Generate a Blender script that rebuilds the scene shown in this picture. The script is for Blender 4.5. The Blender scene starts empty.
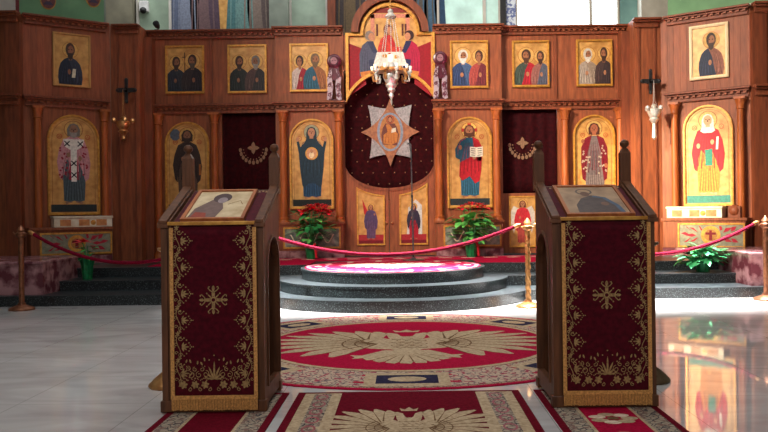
import bpy, bmesh, math, random
from mathutils import Matrix, Vector
random.seed(7)
R = math.radians
PI = math.pi
COL = bpy.context.scene.collection
F = 780.0
CX, CY = 405.0, 212.0
EYE = 1.3
ROLL = 0.0125
CR, SR = math.cos(ROLL), math.sin(ROLL)

# ------------------------------------------------------------------ measuring
def uv(px, py):
    dx, dy = px - CX, py - CY
    return dx * CR - dy * SR, dy * CR + dx * SR

def at(px, py, Y):
    u, v = uv(px, py)
    return Vector((u / F * Y, Y, EYE - v / F * Y))

def on_plane(px, py, O, ang, off=0.0):
    """where the sight line meets a vertical wall through O with direction ang, moved off metres to its front: (s, z)"""
    u, v = uv(px, py)
    dx, dy = math.cos(ang), math.sin(ang)
    nx, ny = dy, -dx                      # front normal
    ox, oy = O[0] + nx * off, O[1] + ny * off
    a = u / F
    # a*Y = ox + s dx ; Y = oy + s dy
    s = (a * oy - ox) / (dx - a * dy)
    Y = oy + s * dy
    return s, EYE - v / F * Y

# ------------------------------------------------------------------ materials
def lin(c):
    out = []
    for x in c:
        x = x / 255.0
        out.append(x / 12.92 if x <= 0.04045 else ((x + 0.055) / 1.055) ** 2.4)
    return (out[0], out[1], out[2], 1.0)

MATS = {}
def _base(name):
    m = bpy.data.materials.new(name)
    m.use_nodes = True
    nt = m.node_tree
    return m, nt, nt.nodes['Principled BSDF']

def _noise(nt, scale, detail=4.0, stretch=None, coord='Object'):
    tc = nt.nodes.new('ShaderNodeTexCoord')
    n = nt.nodes.new('ShaderNodeTexNoise')
    n.inputs['Scale'].default_value = scale
    n.inputs['Detail'].default_value = detail
    if stretch:
        mp = nt.nodes.new('ShaderNodeMapping')
        mp.inputs['Scale'].default_value = stretch
        nt.links.new(tc.outputs[coord], mp.inputs['Vector'])
        nt.links.new(mp.outputs['Vector'], n.inputs['Vector'])
    else:
        nt.links.new(tc.outputs[coord], n.inputs['Vector'])
    return n

def _ramp(nt, fac, stops):
    r = nt.nodes.new('ShaderNodeValToRGB')
    e = r.color_ramp.elements
    while len(e) < len(stops):
        e.new(0.5)
    for el, (p, c) in zip(e, stops):
        el.position = p
        el.color = lin(c)
    nt.links.new(fac, r.inputs['Fac'])
    return r

def _bump(nt, b, h, strength, dist=0.01):
    bp = nt.nodes.new('ShaderNodeBump')
    bp.inputs['Strength'].default_value = strength
    bp.inputs['Distance'].default_value = dist
    nt.links.new(h, bp.inputs['Height'])
    nt.links.new(bp.outputs['Normal'], b.inputs['Normal'])

def mat(name, c1, c2=None, scale=12.0, rough=0.5, metal=0.0, stretch=None, bump=0.0, spec=0.5, lo=0.35, hi=0.65, detail=4.0, sheen=0.0):
    if name in MATS:
        return MATS[name]
    m, nt, b = _base(name)
    if c2 is None:
        c2 = tuple(max(0, int(x * 0.88)) for x in c1)
    n = _noise(nt, scale, detail, stretch)
    r = _ramp(nt, n.outputs['Fac'], [(lo, c2), (hi, c1)])
    nt.links.new(r.outputs['Color'], b.inputs['Base Color'])
    b.inputs['Roughness'].default_value = rough
    b.inputs['Metallic'].default_value = metal
    b.inputs['Specular IOR Level'].default_value = spec
    if sheen:
        b.inputs['Sheen Weight'].default_value = sheen
    if bump:
        _bump(nt, b, n.outputs['Fac'], bump)
    MATS[name] = m
    return m

def paint(c, gloss=0.55):
    return mat('paint_%d_%d_%d' % tuple(c), c, tuple(int(x * 0.86) for x in c), scale=25, rough=gloss, spec=0.25)

def glow(name, c, strength):
    if name in MATS:
        return MATS[name]
    m, nt, b = _base(name)
    n = _noise(nt, 3.0, 3.0)
    r = _ramp(nt, n.outputs['Fac'], [(0.3, tuple(int(x * 0.85) for x in c)), (0.7, c)])
    nt.links.new(r.outputs['Color'], b.inputs['Emission Color'])
    nt.links.new(r.outputs['Color'], b.inputs['Base Color'])
    b.inputs['Emission Strength'].default_value = strength
    b.inputs['Roughness'].default_value = 0.3
    MATS[name] = m
    return m

def wood(name, c1, c2, plank=0.0, rough=0.52):
    if name in MATS:
        return MATS[name]
    m, nt, b = _base(name)
    n = _noise(nt, 6.0, 6.0, (4.0, 4.0, 0.5))
    r = _ramp(nt, n.outputs['Fac'], [(0.3, c2), (0.7, c1)])
    col = r.outputs['Color']
    if plank:
        tc = nt.nodes.new('ShaderNodeTexCoord')
        sx = nt.nodes.new('ShaderNodeSeparateXYZ')
        nt.links.new(tc.outputs['Object'], sx.inputs[0])
        d = nt.nodes.new('ShaderNodeMath'); d.operation = 'DIVIDE'; d.inputs[1].default_value = plank
        nt.links.new(sx.outputs['X'], d.inputs[0])
        fr = nt.nodes.new('ShaderNodeMath'); fr.operation = 'FRACT'
        nt.links.new(d.outputs[0], fr.inputs[0])
        g = nt.nodes.new('ShaderNodeMath'); g.operation = 'GREATER_THAN'; g.inputs[1].default_value = 0.07
        nt.links.new(fr.outputs[0], g.inputs[0])
        _bump(nt, b, g.outputs[0], 0.9, 0.012)
        fl = nt.nodes.new('ShaderNodeMath'); fl.operation = 'FLOOR'
        nt.links.new(d.outputs[0], fl.inputs[0])
        wn = nt.nodes.new('ShaderNodeTexWhiteNoise'); wn.noise_dimensions = '1D'
        nt.links.new(fl.outputs[0], wn.inputs['W'])
        mr = nt.nodes.new('ShaderNodeMapRange')
        mr.inputs['To Min'].default_value = 0.8; mr.inputs['To Max'].default_value = 1.12
        nt.links.new(wn.outputs['Value'], mr.inputs['Value'])
        hs = nt.nodes.new('ShaderNodeHueSaturation')
        nt.links.new(mr.outputs[0], hs.inputs['Value'])
        nt.links.new(col, hs.inputs['Color'])
        col = hs.outputs['Color']
    nt.links.new(col, b.inputs['Base Color'])
    b.inputs['Roughness'].default_value = rough
    b.inputs['Specular IOR Level'].default_value = 0.3
    MATS[name] = m
    return m

WOOD = wood('cherry_wood', (154, 84, 50), (114, 60, 37))
PLANK = wood('cherry_planks', (154, 85, 52), (122, 63, 39), plank=0.115)
WOODTRIM = wood('cherry_trim', (136, 70, 42), (100, 51, 32))
COLWOOD = wood('honey_column_wood', (176, 94, 44), (136, 66, 30), rough=0.42)
DARKWOOD = wood('walnut_wood', (114, 70, 43), (76, 46, 28), rough=0.45)
GOLD = mat('gilded_wood', (214, 158, 66), (178, 118, 40), scale=18, rough=0.38, metal=0.25)
GROUND = mat('gold_leaf_ground', (206, 156, 84), (170, 118, 56), scale=9, rough=0.45, metal=0.1)
BRASS = mat('brass', (220, 164, 104), (182, 124, 72), scale=14, rough=0.3, metal=0.75)
COPPER = mat('aged_copper', (150, 96, 66), (112, 66, 44), scale=14, rough=0.4, metal=0.6)
SILVER = mat('silver', (235, 232, 226), (196, 194, 190), scale=20, rough=0.28, metal=0.6)
STEEL = mat('grey_steel', (96, 96, 100), (66, 66, 72), scale=20, rough=0.35, metal=0.7)
BLACK = mat('black_iron', (28, 24, 24), (16, 14, 14), scale=20, rough=0.5)
VELVET = mat('burgundy_velvet', (84, 9, 25), (64, 5, 18), scale=30, rough=0.9, sheen=0.15, spec=0.1)
CURTAIN = mat('burgundy_curtain', (52, 5, 9), (34, 3, 6), scale=14, rough=0.85, spec=0.1)
GOLDTHREAD = mat('gold_thread', (178, 144, 92), (132, 102, 60), scale=60, rough=0.55, metal=0.1)
GOLDBRAID = mat('gold_braid', (226, 164, 90), (176, 122, 60), scale=80, rough=0.6, bump=0.3)
ROPE = mat('crimson_velvet_rope', (120, 5, 36), (92, 3, 26), scale=40, rough=0.8, spec=0.1)
CRIMSON = mat('crimson_carpet', (168, 18, 56), (142, 10, 42), scale=60, rough=0.95, spec=0.05, bump=0.2)
DEEPRED = mat('deep_red_carpet', (104, 12, 30), (84, 7, 21), scale=60, rough=0.95, spec=0.05, bump=0.2)
BEIGE = mat('beige_carpet', (186, 162, 130), (154, 130, 102), scale=40, rough=0.95, spec=0.05)
BEIGELINE = mat('brown_carpet_line', (118, 88, 60), (94, 66, 46), scale=40, rough=0.95, spec=0.05)
NAVY = mat('navy_carpet', (48, 44, 66), (34, 30, 48), scale=40, rough=0.95, spec=0.05)
CREAM = mat('cream_carpet', (222, 200, 178), (192, 162, 138), scale=40, rough=0.95, spec=0.05)
PINKC = mat('pink_carpet_border', (206, 130, 142), (168, 40, 66), scale=7, rough=0.95, spec=0.05, lo=0.42, hi=0.58)
PINKMARBLE = mat('pink_marble', (176, 128, 130), (98, 46, 54), scale=5, rough=0.25, detail=8, lo=0.42, hi=0.6)
CREAMSTONE = mat('cream_stone', (232, 222, 200), (206, 186, 156), scale=6, rough=0.4)
GREENMARBLE = mat('green_marble_inlay', (150, 152, 136), (84, 92, 84), scale=9, rough=0.35, detail=8, lo=0.4, hi=0.6)
LEAF = mat('dark_green_leaf', (56, 150, 80), (26, 100, 50), scale=10, rough=0.45)
LEAFPALE = mat('bright_green_leaf', (120, 200, 96), (70, 156, 68), scale=10, rough=0.45)
MINT = mat('mint_leaf', (96, 200, 136), (48, 150, 92), scale=10, rough=0.45)
BRACT = mat('red_bract', (240, 40, 60), (206, 20, 42), scale=12, rough=0.5)
FOIL = mat('green_foil', (26, 132, 76), (12, 92, 52), scale=16, rough=0.28, metal=0.3)
GREENWALL = mat('green_plaster', (112, 154, 112), (98, 138, 100), scale=3, rough=0.8)
OLIVE = mat('olive_plaster', (132, 126, 104), (112, 106, 88), scale=3, rough=0.8)
GREYPL = mat('grey_green_plaster', (134, 142, 126), (116, 124, 110), scale=3, rough=0.8)
PALEPL = mat('pale_plaster', (196, 190, 178), (176, 170, 158), scale=3, rough=0.8)
MURALBG = mat('mural_blue', (70, 84, 100), (96, 70, 60), scale=5, rough=0.8, lo=0.42, hi=0.58, detail=6)

def ornament(name, base, a, bcol, scale):
    """woven ornament: scrolls of two colours on a base"""
    m, nt, b = _base(name)
    tc = nt.nodes.new('ShaderNodeTexCoord')
    v = nt.nodes.new('ShaderNodeTexVoronoi'); v.feature = 'DISTANCE_TO_EDGE'
    v.inputs['Scale'].default_value = scale
    nt.links.new(tc.outputs['Object'], v.inputs['Vector'])
    r1 = _ramp(nt, v.outputs['Distance'], [(0.03, a), (0.10, base)])
    n = _noise(nt, scale * 0.9, 3.0)
    r2 = nt.nodes.new('ShaderNodeValToRGB')
    r2.color_ramp.elements[0].position = 0.56
    r2.color_ramp.elements[1].position = 0.60
    nt.links.new(n.outputs['Fac'], r2.inputs['Fac'])
    mx = nt.nodes.new('ShaderNodeMix'); mx.data_type = 'RGBA'
    nt.links.new(r2.outputs['Color'], mx.inputs['Factor'])
    nt.links.new(r1.outputs['Color'], mx.inputs['A'])
    mx.inputs['B'].default_value = lin(bcol)
    nt.links.new(mx.outputs['Result'], b.inputs['Base Color'])
    b.inputs['Roughness'].default_value = 0.95
    b.inputs['Specular IOR Level'].default_value = 0.05
    MATS[name] = m
    return m
ORN = ornament('woven_ornament', (184, 158, 134), (104, 88, 88), (146, 62, 76), 20.0)
ORN2 = ornament('woven_border_ornament', (158, 142, 122), (64, 58, 62), (120, 92, 82), 26.0)

def granite():
    m, nt, b = _base('black_granite')
    n = _noise(nt, 75.0, 3.0)
    r = _ramp(nt, n.outputs['Fac'], [(0.42, (17, 20, 22)), (0.58, (42, 47, 49)), (0.70, (116, 126, 128))])
    nt.links.new(r.outputs['Color'], b.inputs['Base Color'])
    b.inputs['Roughness'].default_value = 0.3
    return m
GRANITE = granite()

def marble_floor():
    m, nt, b = _base('polished_marble')
    n = _noise(nt, 1.1, 9.0, (1.0, 2.6, 1.0))
    n.inputs['Distortion'].default_value = 1.2
    r = _ramp(nt, n.outputs['Fac'], [(0.3, (176, 171, 168)), (0.55, (194, 190, 186)), (0.72, (204, 201, 198))])
    tc = nt.nodes.new('ShaderNodeTexCoord')
    bk = nt.nodes.new('ShaderNodeTexBrick')
    bk.offset = 0.0
    bk.inputs['Scale'].default_value = 1.0
    bk.inputs['Brick Width'].default_value = 0.9
    bk.inputs['Row Height'].default_value = 0.9
    bk.inputs['Mortar Size'].default_value = 0.003
    bk.inputs['Color1'].default_value = (1, 1, 1, 1)
    bk.inputs['Color2'].default_value = (0.95, 0.945, 0.94, 1)
    bk.inputs['Mortar'].default_value = (0.6, 0.58, 0.56, 1)
    nt.links.new(tc.outputs['Object'], bk.inputs['Vector'])
    mx = nt.nodes.new('ShaderNodeMix'); mx.data_type = 'RGBA'; mx.blend_type = 'MULTIPLY'
    mx.inputs['Factor'].default_value = 1.0
    nt.links.new(r.outputs['Color'], mx.inputs['A'])
    nt.links.new(bk.outputs['Color'], mx.inputs['B'])
    nt.links.new(mx.outputs['Result'], b.inputs['Base Color'])
    b.inputs['Roughness'].default_value = 0.045
    b.inputs['IOR'].default_value = 1.6
    return m
FLOORM = marble_floor()

# ------------------------------------------------------------------ mesh builder
class MB:
    def __init__(s):
        s.v, s.f, s.m = [], [], []
        s.mats, s.cur = [], 0
    def use(s, m):
        if m not in s.mats:
            s.mats.append(m)
        s.cur = s.mats.index(m)
        return s
    def face(s, idx):
        s.f.append(idx); s.m.append(s.cur)
    def box(s, x0, x1, y0, y1, z0, z1):
        b = len(s.v)
        for z in (z0, z1):
            s.v += [(x0, y0, z), (x1, y0, z), (x1, y1, z), (x0, y1, z)]
        for q in ((0, 3, 2, 1), (4, 5, 6, 7), (0, 1, 5, 4), (1, 2, 6, 5), (2, 3, 7, 6), (3, 0, 4, 7)):
            s.face([b + i for i in q])
        return s
    def prism(s, poly, y0, y1):
        b, n = len(s.v), len(poly)
        s.v += [(x, y0, z) for x, z in poly] + [(x, y1, z) for x, z in poly]
        s.face(list(range(b, b + n)))
        s.face(list(range(b + 2 * n - 1, b + n - 1, -1)))
        for i in range(n):
            j = (i + 1) % n
            s.face([b + i, b + n + i, b + n + j, b + j])
        return s
    def flat(s, poly, y):
        b = len(s.v)
        s.v += [(x, y, z) for x, z in poly]
        s.face(list(range(b, b + len(poly))))
        return s
    def ell(s, cx, cz, rx, rz, y, n=20, a0=0.0):
        return s.flat([(cx + rx * math.cos(a0 + 2 * PI * i / n), cz + rz * math.sin(a0 + 2 * PI * i / n)) for i in range(n)], y)
    def ring(s, cx, cz, r0, r1, y, n=40, a0=0.0, a1=2 * PI, sx=1.0, sz=1.0):
        b = len(s.v)
        for i in range(n + 1):
            a = a0 + (a1 - a0) * i / n
            s.v += [(cx + sx * r0 * math.cos(a), y, cz + sz * r0 * math.sin(a)), (cx + sx * r1 * math.cos(a), y, cz + sz * r1 * math.sin(a))]
        for i in range(n):
            s.face([b + 2 * i, b + 2 * i + 1, b + 2 * i + 3, b + 2 * i + 2])
        return s
    def band(s, outer, inner, y0, y1, closed=True):
        """solid frame between two outlines of equal length (x, z), y0 front, y1 back"""
        b, n = len(s.v), len(outer)
        for y in (y0, y1):
            s.v += [(x, y, z) for x, z in outer] + [(x, y, z) for x, z in inner]
        for i in range(n if closed else n - 1):
            j = (i + 1) % n
            s.face([b + i, b + j, b + n + j, b + n + i])
            s.face([b + 2 * n + i, b + 3 * n + i, b + 3 * n + j, b + 2 * n + j])
            s.face([b + i, b + 2 * n + i, b + 2 * n + j, b + j])
            s.face([b + n + i, b + n + j, b + 3 * n + j, b + 3 * n + i])
        if not closed:
            for i in (0, n - 1):
                s.face([b + i, b + n + i, b + 3 * n + i, b + 2 * n + i])
        return s
    def ribbon(s, pts, w, y, taper=False):
        b, n = len(s.v), len(pts)
        for i, (x, z) in enumerate(pts):
            x0, z0 = pts[max(0, i - 1)]; x1, z1 = pts[min(n - 1, i + 1)]
            dx, dz = x1 - x0, z1 - z0
            l = math.hypot(dx, dz) or 1.0
            ww = w * (1 - 0.8 * i / (n - 1)) if taper else w
            s.v += [(x - dz / l * ww / 2, y, z + dx / l * ww / 2), (x + dz / l * ww / 2, y, z - dx / l * ww / 2)]
        for i in range(n - 1):
            s.face([b + 2 * i, b + 2 * i + 1, b + 2 * i + 3, b + 2 * i + 2])
        return s
    def lathe(s, prof, cx=0.0, cy=0.0, n=24, sx=1.0, sy=1.0):
        b = len(s.v)
        for r, z in prof:
            for i in range(n):
                a = 2 * PI * i / n
                s.v.append((cx + sx * r * math.cos(a), cy + sy * r * math.sin(a), z))
        for k in range(len(prof) - 1):
            for i in range(n):
                j = (i + 1) % n
                s.face([b + k * n + i, b + k * n + j, b + (k + 1) * n + j, b + (k + 1) * n + i])
        s.face([b + i for i in range(n - 1, -1, -1)])
        e = b + (len(prof) - 1) * n
        s.face([e + i for i in range(n)])
        return s
    def tube(s, pts, r, n=8):
        b = len(s.v)
        pts = [Vector(p) for p in pts]
        up = Vector((0.123, 0.31, 0.94)).normalized()
        for i, p in enumerate(pts):
            d = (pts[min(len(pts) - 1, i + 1)] - pts[max(0, i - 1)]).normalized()
            a = d.cross(up)
            if a.length < 0.05:
                a = d.cross(Vector((1, 0, 0)))
            a.normalize(); c = d.cross(a)
            rr = r[i] if isinstance(r, (list, tuple)) else r
            for k in range(n):
                t = 2 * PI * k / n
                s.v.append(tuple(p + a * rr * math.cos(t) + c * rr * math.sin(t)))
        for i in range(len(pts) - 1):
            for k in range(n):
                j = (k + 1) % n
                s.face([b + i * n + k, b + i * n + j, b + (i + 1) * n + j, b + (i + 1) * n + k])
        s.face([b + k for k in range(n)])
        e = b + (len(pts) - 1) * n
        s.face([e + k for k in range(n - 1, -1, -1)])
        return s
    def ball(s, c, r, n=12, sz=1.0):
        k = n // 2
        prof = [(max(1e-4, r * math.sin(PI * i / k)), c[2] - sz * r * math.cos(PI * i / k)) for i in range(k + 1)]
        return s.lathe(prof, c[0], c[1], n)
    def grid(s, fn, nu, nv):
        b = len(s.v)
        for j in range(nv + 1):
            for i in range(nu + 1):
                s.v.append(tuple(fn(i / nu, j / nv)))
        for j in range(nv):
            for i in range(nu):
                a = b + j * (nu + 1) + i
                s.face([a, a + 1, a + nu + 2, a + nu + 1])
        return s
    def move(s, M, start=0):
        for i in range(start, len(s.v)):
            s.v[i] = tuple(M @ Vector(s.v[i]))
        return s
    def build(s, name, parent=None, m=None, loc=None, smooth=35, bevel=0.0, rot=None):
        me = bpy.data.meshes.new(name)
        me.from_pydata(s.v, [], s.f)
        mats = s.mats if s.mats else [m]
        for x in mats:
            me.materials.append(x)
        me.polygons.foreach_set('material_index', s.m)
        bm = bmesh.new(); bm.from_mesh(me)
        bmesh.ops.recalc_face_normals(bm, faces=bm.faces)
        bm.to_mesh(me); bm.free()
        me.polygons.foreach_set('use_smooth', [True] * len(me.polygons))
        me.set_sharp_from_angle(angle=R(smooth))
        me.update()
        o = bpy.data.objects.new(name, me)
        COL.objects.link(o)
        if parent is not None:
            o.parent = parent
        if loc is not None:
            o.location = loc
        if rot is not None:
            o.rotation_euler = rot
        if bevel:
            bv = o.modifiers.new('bevel', 'BEVEL'); bv.width = bevel; bv.segments = 2
            bv.limit_method = 'ANGLE'; bv.angle_limit = R(50)
        return o

def one(m):
    b = MB(); b.use(m); return b

def thing(name, label, cat, loc=(0, 0, 0), rot=(0, 0, 0), group=None):
    o = bpy.data.objects.new(name, None)
    o.empty_display_size = 0.1
    COL.objects.link(o)
    o.location = loc; o.rotation_euler = rot
    o['label'] = label; o['category'] = cat; o['kind'] = 'thing'
    if group:
        o['group'] = group
    return o

def tag(o, label, cat, group=None):
    o['label'] = label; o['category'] = cat; o['kind'] = 'thing'
    if group:
        o['group'] = group
    return o

def struct(o):
    o['kind'] = 'structure'
    return o

def rel(b, root):
    """geometry given in world coordinates, root not rotated"""
    return b.move(Matrix.Translation(-Vector(root.location)))

def arch(x0, x1, z0, z1, n=16, inset=0.0):
    """arched outline, semicircular (or elliptical) head"""
    x0 += inset; x1 -= inset; z0 += inset; z1 -= inset
    r = (x1 - x0) / 2; cx = (x0 + x1) / 2
    zs = z1 - r
    return [(x0, z0), (x1, z0)] + [(cx + r * math.cos(PI * i / n), zs + r * math.sin(PI * i / n)) for i in range(n + 1)]

def rect(x0, x1, z0, z1, inset=0.0):
    return [(x0 + inset, z0 + inset), (x1 - inset, z0 + inset), (x1 - inset, z1 - inset), (x0 + inset, z1 - inset)]

# ------------------------------------------------------------------ measured places
ZP = 0.46                      # top of the stepped platform
RISE = ZP / 3
YC, YS = 14.77, 14.95          # centre bay and side bays of the screen
XC = -0.30
WL_O, WL_A, WL_L = (-6.60, 13.54), R(35.0), 1.465
WR_O, WR_A, WR_L = (4.77, 14.43), R(-35.4), 1.535
ZU0, ZU1 = 4.66, 4.82          # upper cornice
ZL0, ZL1 = 3.23, 3.41          # lower cornice
EPS = 0.0015

# ------------------------------------------------------------------ setting
fl = MB().use(FLOORM).box(-11, 11, -3, 19, -0.1, 0.0).build('floor'); struct(fl)

# wall behind the screen with its windows, pilasters
YB = 17.6
wb = one(GREYPL).box(-11, 11, YB, YB + 0.3, 0, 8.5).build('wall_back'); struct(wb)
wl = one(GREYPL).box(-11.3, -11, -3, YB, 0, 8.5).build('wall_left'); struct(wl)
wr = one(GREYPL).box(11, 11.3, -3, YB, 0, 8.5).build('wall_right'); struct(wr)
def bx(px):
    return at(px, 15, YB).x
def window(n, p0, p1, pane, bars=(), z0=3.2, z1=8.2):
    x0, x1 = bx(p0), bx(p1)
    fr = one(PALEPL)
    fr.band(rect(x0 - 0.05, x1 + 0.05, z0 - 0.05, z1 + 0.05), rect(x0, x1, z0, z1), YB - 0.10, YB - 0.001)
    for q in bars:
        X = bx(q); fr.box(X - 0.035, X + 0.035, YB - 0.08, YB - 0.03, z0, z1)
    o = struct(fr.build('window_%d' % n))
    pn = one(pane).box(x0, x1, YB - 0.028, YB - 0.002, z0, z1).build('window_pane', o)
    return o
PANE_DIM = glow('dim_daylit_glass', (150, 168, 146), 0.10)
PANE_MID = glow('pale_daylit_glass', (176, 206, 194), 0.62)
PANE_SKY = glow('bright_daylit_glass', (226, 246, 255), 9.0)
window(1, 140, 170, PANE_DIM)
window(2, 292, 326, PANE_DIM)
window(3, 439, 498, PANE_MID, bars=(484,))
window(4, 517, 616, PANE_SKY, bars=(590,))
def pil(n, p0, p1, m, dep=0.25):
    struct(one(m).box(bx(p0), bx(p1), YB - dep, YB, 0, 8.5).build('trim_%d' % n))
pil(1, 110, 136, OLIVE); pil(2, 271, 290, GREYPL); pil(3, 328, 336, WOODTRIM, 0.15); pil(4, 499.5, 505, BLACK, 0.18)
pil(5, 619, 636, mat('teal_plaster', (120, 160, 156), (100, 140, 138), scale=3, rough=0.8), 0.12); pil(6, 636, 666, PALEPL, 0.4)
pil(7, 505, 515, mat('blue_white_mosaic', (214, 222, 230), (96, 110, 160), scale=16, rough=0.7, lo=0.45, hi=0.55), 0.12)
# green walls rising behind the angled wings
def wing_M(O, a):
    return Matrix.Translation((O[0], O[1], 0)) @ Matrix.Rotation(a, 4, 'Z')
gl = one(GREENWALL).box(0.0, WL_L - 0.02, 0.32, 0.5, 3.0, 8.5)
gl.use(PALEPL).box(-0.9, -0.06, 0.30, 0.5, 3.0, 8.5).use(mat('red_stripe', (120, 30, 36), rough=0.7)).box(-0.06, 0.0, 0.30, 0.5, 3.0, 8.5)
struct(gl.move(wing_M(WL_O, WL_A)).build('wall_upper_left'))
gr = one(GREENWALL).box(0.04, WR_L + 0.9, 0.32, 0.5, 3.0, 8.5)
gr.use(PALEPL).box(0.0, WR_L, 0.30, 0.5, 4.86, 4.92)
struct(gr.move(wing_M(WR_O, WR_A)).build('wall_upper_right'))

# murals behind the screen: standing figures cut by the cornice
def mural(label, p0, p1, cols, gold):
    x0, x1 = bx(p0), bx(p1)
    t = thing('mural', label, 'mural', ((x0 + x1) / 2, YB - 0.02, 3.6))
    w = (x1 - x0) / 2
    one(MURALBG).box(-w, w, -0.02, 0.018, 0, 4.4).build('painted_ground', t)
    for g0, g1 in gold:
        one(GROUND).box(g0 * w, g1 * w, -0.026, -0.0201, 0, 4.4).build('gold_band', t)
    for cx, c1, c2 in cols:
        b = MB().use(paint(c1))
        X = cx * w
        b.flat([(X - .45, .6), (X + .42, .6), (X + .36, 2.0), (X + .30, 3.3), (X - .28, 3.3), (X - .36, 2.0)], -0.028)
        b.use(paint(c2))
        b.flat([(X - .1, .6), (X + .28, .6), (X + .12, 2.2), (X + .02, 3.2), (X - .12, 2.4)], -0.030)
        for k in range(5):
            b.ribbon([(X - .3 + .14 * k, .6), (X - .24 + .11 * k, 3.0)], 0.03, -0.032)
        b.use(paint((196, 150, 110))).ell(X, 3.55, .17, .22, -0.030)
        b.use(paint((214, 172, 84))).ell(X, 3.58, .32, .34, -0.0265)
        b.build('painted_figure', t)
mural('mural of standing robed figures in slate blue and brown above the cornice', 173, 230, [(-.55, (92, 100, 122), (124, 130, 146)), (.1, (82, 62, 74), (110, 84, 84))], [(-1, -.94), (.62, 1.0)])
mural('mural of standing robed figures in teal and grey brown beside the dim window', 233, 269, [(-.45, (72, 112, 112), (104, 138, 132)), (.32, (96, 80, 76), (130, 112, 100))], [(.78, 1.0)])
mural('dusky mural strip just over the arch on its shaded side', 337, 362, [(.1, (64, 54, 52), (104, 84, 58))], [])
mural('blue mural strip between the arch and the pale green window', 416, 436, [(-.3, (58, 56, 62), (84, 78, 70)), (.35, (44, 70, 100), (70, 98, 120))], [])

# green wall medallions
def medallion(px, py, O, A, label):
    s, z = on_plane(px, py, O, A, -0.32)
    M = wing_M(O, A)
    p = M @ Vector((s, 0.318, z))
    t = thing('portrait_medallion', label, 'painting', p, (0, 0, A))
    b = one(GOLD); b.lathe([(0.135, -0.02), (0.135, 0.0)], n=28, sy=1.3)
    b.move(Matrix.Rotation(R(90), 4, 'X')).build('rim', t)
    c = MB().use(paint((120, 70, 66))).ell(0, 0, .12, .157, -0.024).use(paint((60, 40, 44))).ell(0, .04, .055, .068, -0.026)
    c.use(paint((176, 120, 96))).ell(0, .02, .035, .048, -0.028).use(paint((70, 60, 84))).flat([(-.085, -.095), (.085, -.095), (.04, -.035), (-.04, -.035)], -0.028)
    c.build('portrait', t)
medallion(48, 0, WL_O, WL_A, 'oval saint portrait on the green wall, nearer the red stripe')
medallion(93, -2, WL_O, WL_A, 'oval saint portrait on the green wall, nearer the olive pilaster')

# ------------------------------------------------------------------ stepped platform
SX0, SX1 = -5.30, 5.05
CIRC = (-0.2, 12.13)
plat = thing('stepped_platform', 'black granite platform of three steps with a round bulge before the icon screen', 'platform', (CIRC[0], CIRC[1], 0))
def step_outline(R_, yf, x0, x1):
    pts = []
    half = math.asin(min(1, (CIRC[1] - yf) / R_)) if yf < CIRC[1] else -math.asin(min(1, (yf - CIRC[1]) / R_))
    a0 = PI + half
    a1 = 2 * PI - half
    pts.append((x0, yf))
    n = 48
    for i in range(n + 1):
        a = a0 + (a1 - a0) * i / n
        pts.append((CIRC[0] + R_ * math.cos(a), CIRC[1] + R_ * math.sin(a)))
    pts.append((x1, yf))
    pts += [(x1, 15.6), (x0, 15.6)]
    return pts
for k, (R_, yf, x0, x1) in enumerate(((2.1, 11.28, -7.4, 7.0), (1.75, 11.95, SX0, SX1), (1.4, 12.6, SX0, SX1))):
    out = step_outline(R_, yf, x0, x1)
    b = one(GRANITE)
    b.prism(out, -k * RISE, -(k + 1) * RISE + 0.03)
    # nosing slab standing slightly proud
    def grow(o, d):
        g = []
        for (x, y) in o:
            if y < 15:
                vx, vy = x - CIRC[0], y - CIRC[1]
                l = math.hypot(vx, vy)
                if l < R_ + 0.01:
                    g.append((x + vx / l * d, y + vy / l * d))
                else:
                    g.append((x, y - d))
            else:
                g.append((x, y))
        return g
    b.prism(grow(out, 0.02), -(k + 1) * RISE + 0.03, -(k + 1) * RISE)
    b.move(Matrix.Rotation(R(-90), 4, 'X'))
    rel(b, plat).build('step', plat)
# marble cheek blocks at the ends of the steps
for nm, x0, x1, lab in (('l', -6.9, SX0 - 0.01, 'pink marble end block of the steps under the dim wing'), ('r', SX1 + 0.01, 6.6, 'pink marble end block of the steps under the sunlit wing')):
    t = thing('marble_block', lab, 'block', ((x0 + x1) / 2, 11.5, RISE + 0.001))
    b = one(PINKMARBLE); b.box(x0, x1, 11.42, 13.2, RISE + 0.001, 0.6)
    rel(b, t).build('block_body', t)
    b = one(PINKMARBLE); b.box(x0 - 0.012 * (nm == 'r'), x1, 11.40, 13.2, 0.6, 0.64)
    rel(b, t).build('cap_slab', t, bevel=0.008)

# ------------------------------------------------------------------ icon screen
scr = thing('icon_screen', 'long carved cherry wood icon screen with cornices, columns and angled wings', 'icon screen', (XC, YC, ZP))
def part(b, name, **k):
    return rel(b, scr).build(name, scr, **k)
def X(px, Y=YC, py=150):
    return at(px, py, Y).x
xa, xb = X(276), X(502.5)
da, db = X(344.5), X(434)
sl0, sl1 = X(150, YS), X(222, YS)
sr0, sr1 = X(558, YS), X(610, YS)
# wall pieces
part(one(WOOD).box(xa, da, YC, YC + 0.16, ZP, ZL1), 'panel')
part(one(WOOD).box(db, xb, YC, YC + 0.16, ZP, ZL1), 'panel')
part(one(WOOD).box(sl0, sl1, YS, YS + 0.16, ZP, ZL1), 'panel')
part(one(WOOD).box(sr0, 4.3, YS, YS + 0.16, ZP, ZL1), 'panel')
part(one(WOOD).box(sl1, xa, YS, YS + 0.16, ZP, at(250, 196, YS).z), 'panel')
part(one(WOOD).box(sl1, xa, YS, YS + 0.16, at(250, 110, YS).z, ZL1), 'panel')
part(one(WOOD).box(xb, sr0, YS, YS + 0.16, at(530, 108, YS).z, ZL1), 'panel')
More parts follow.
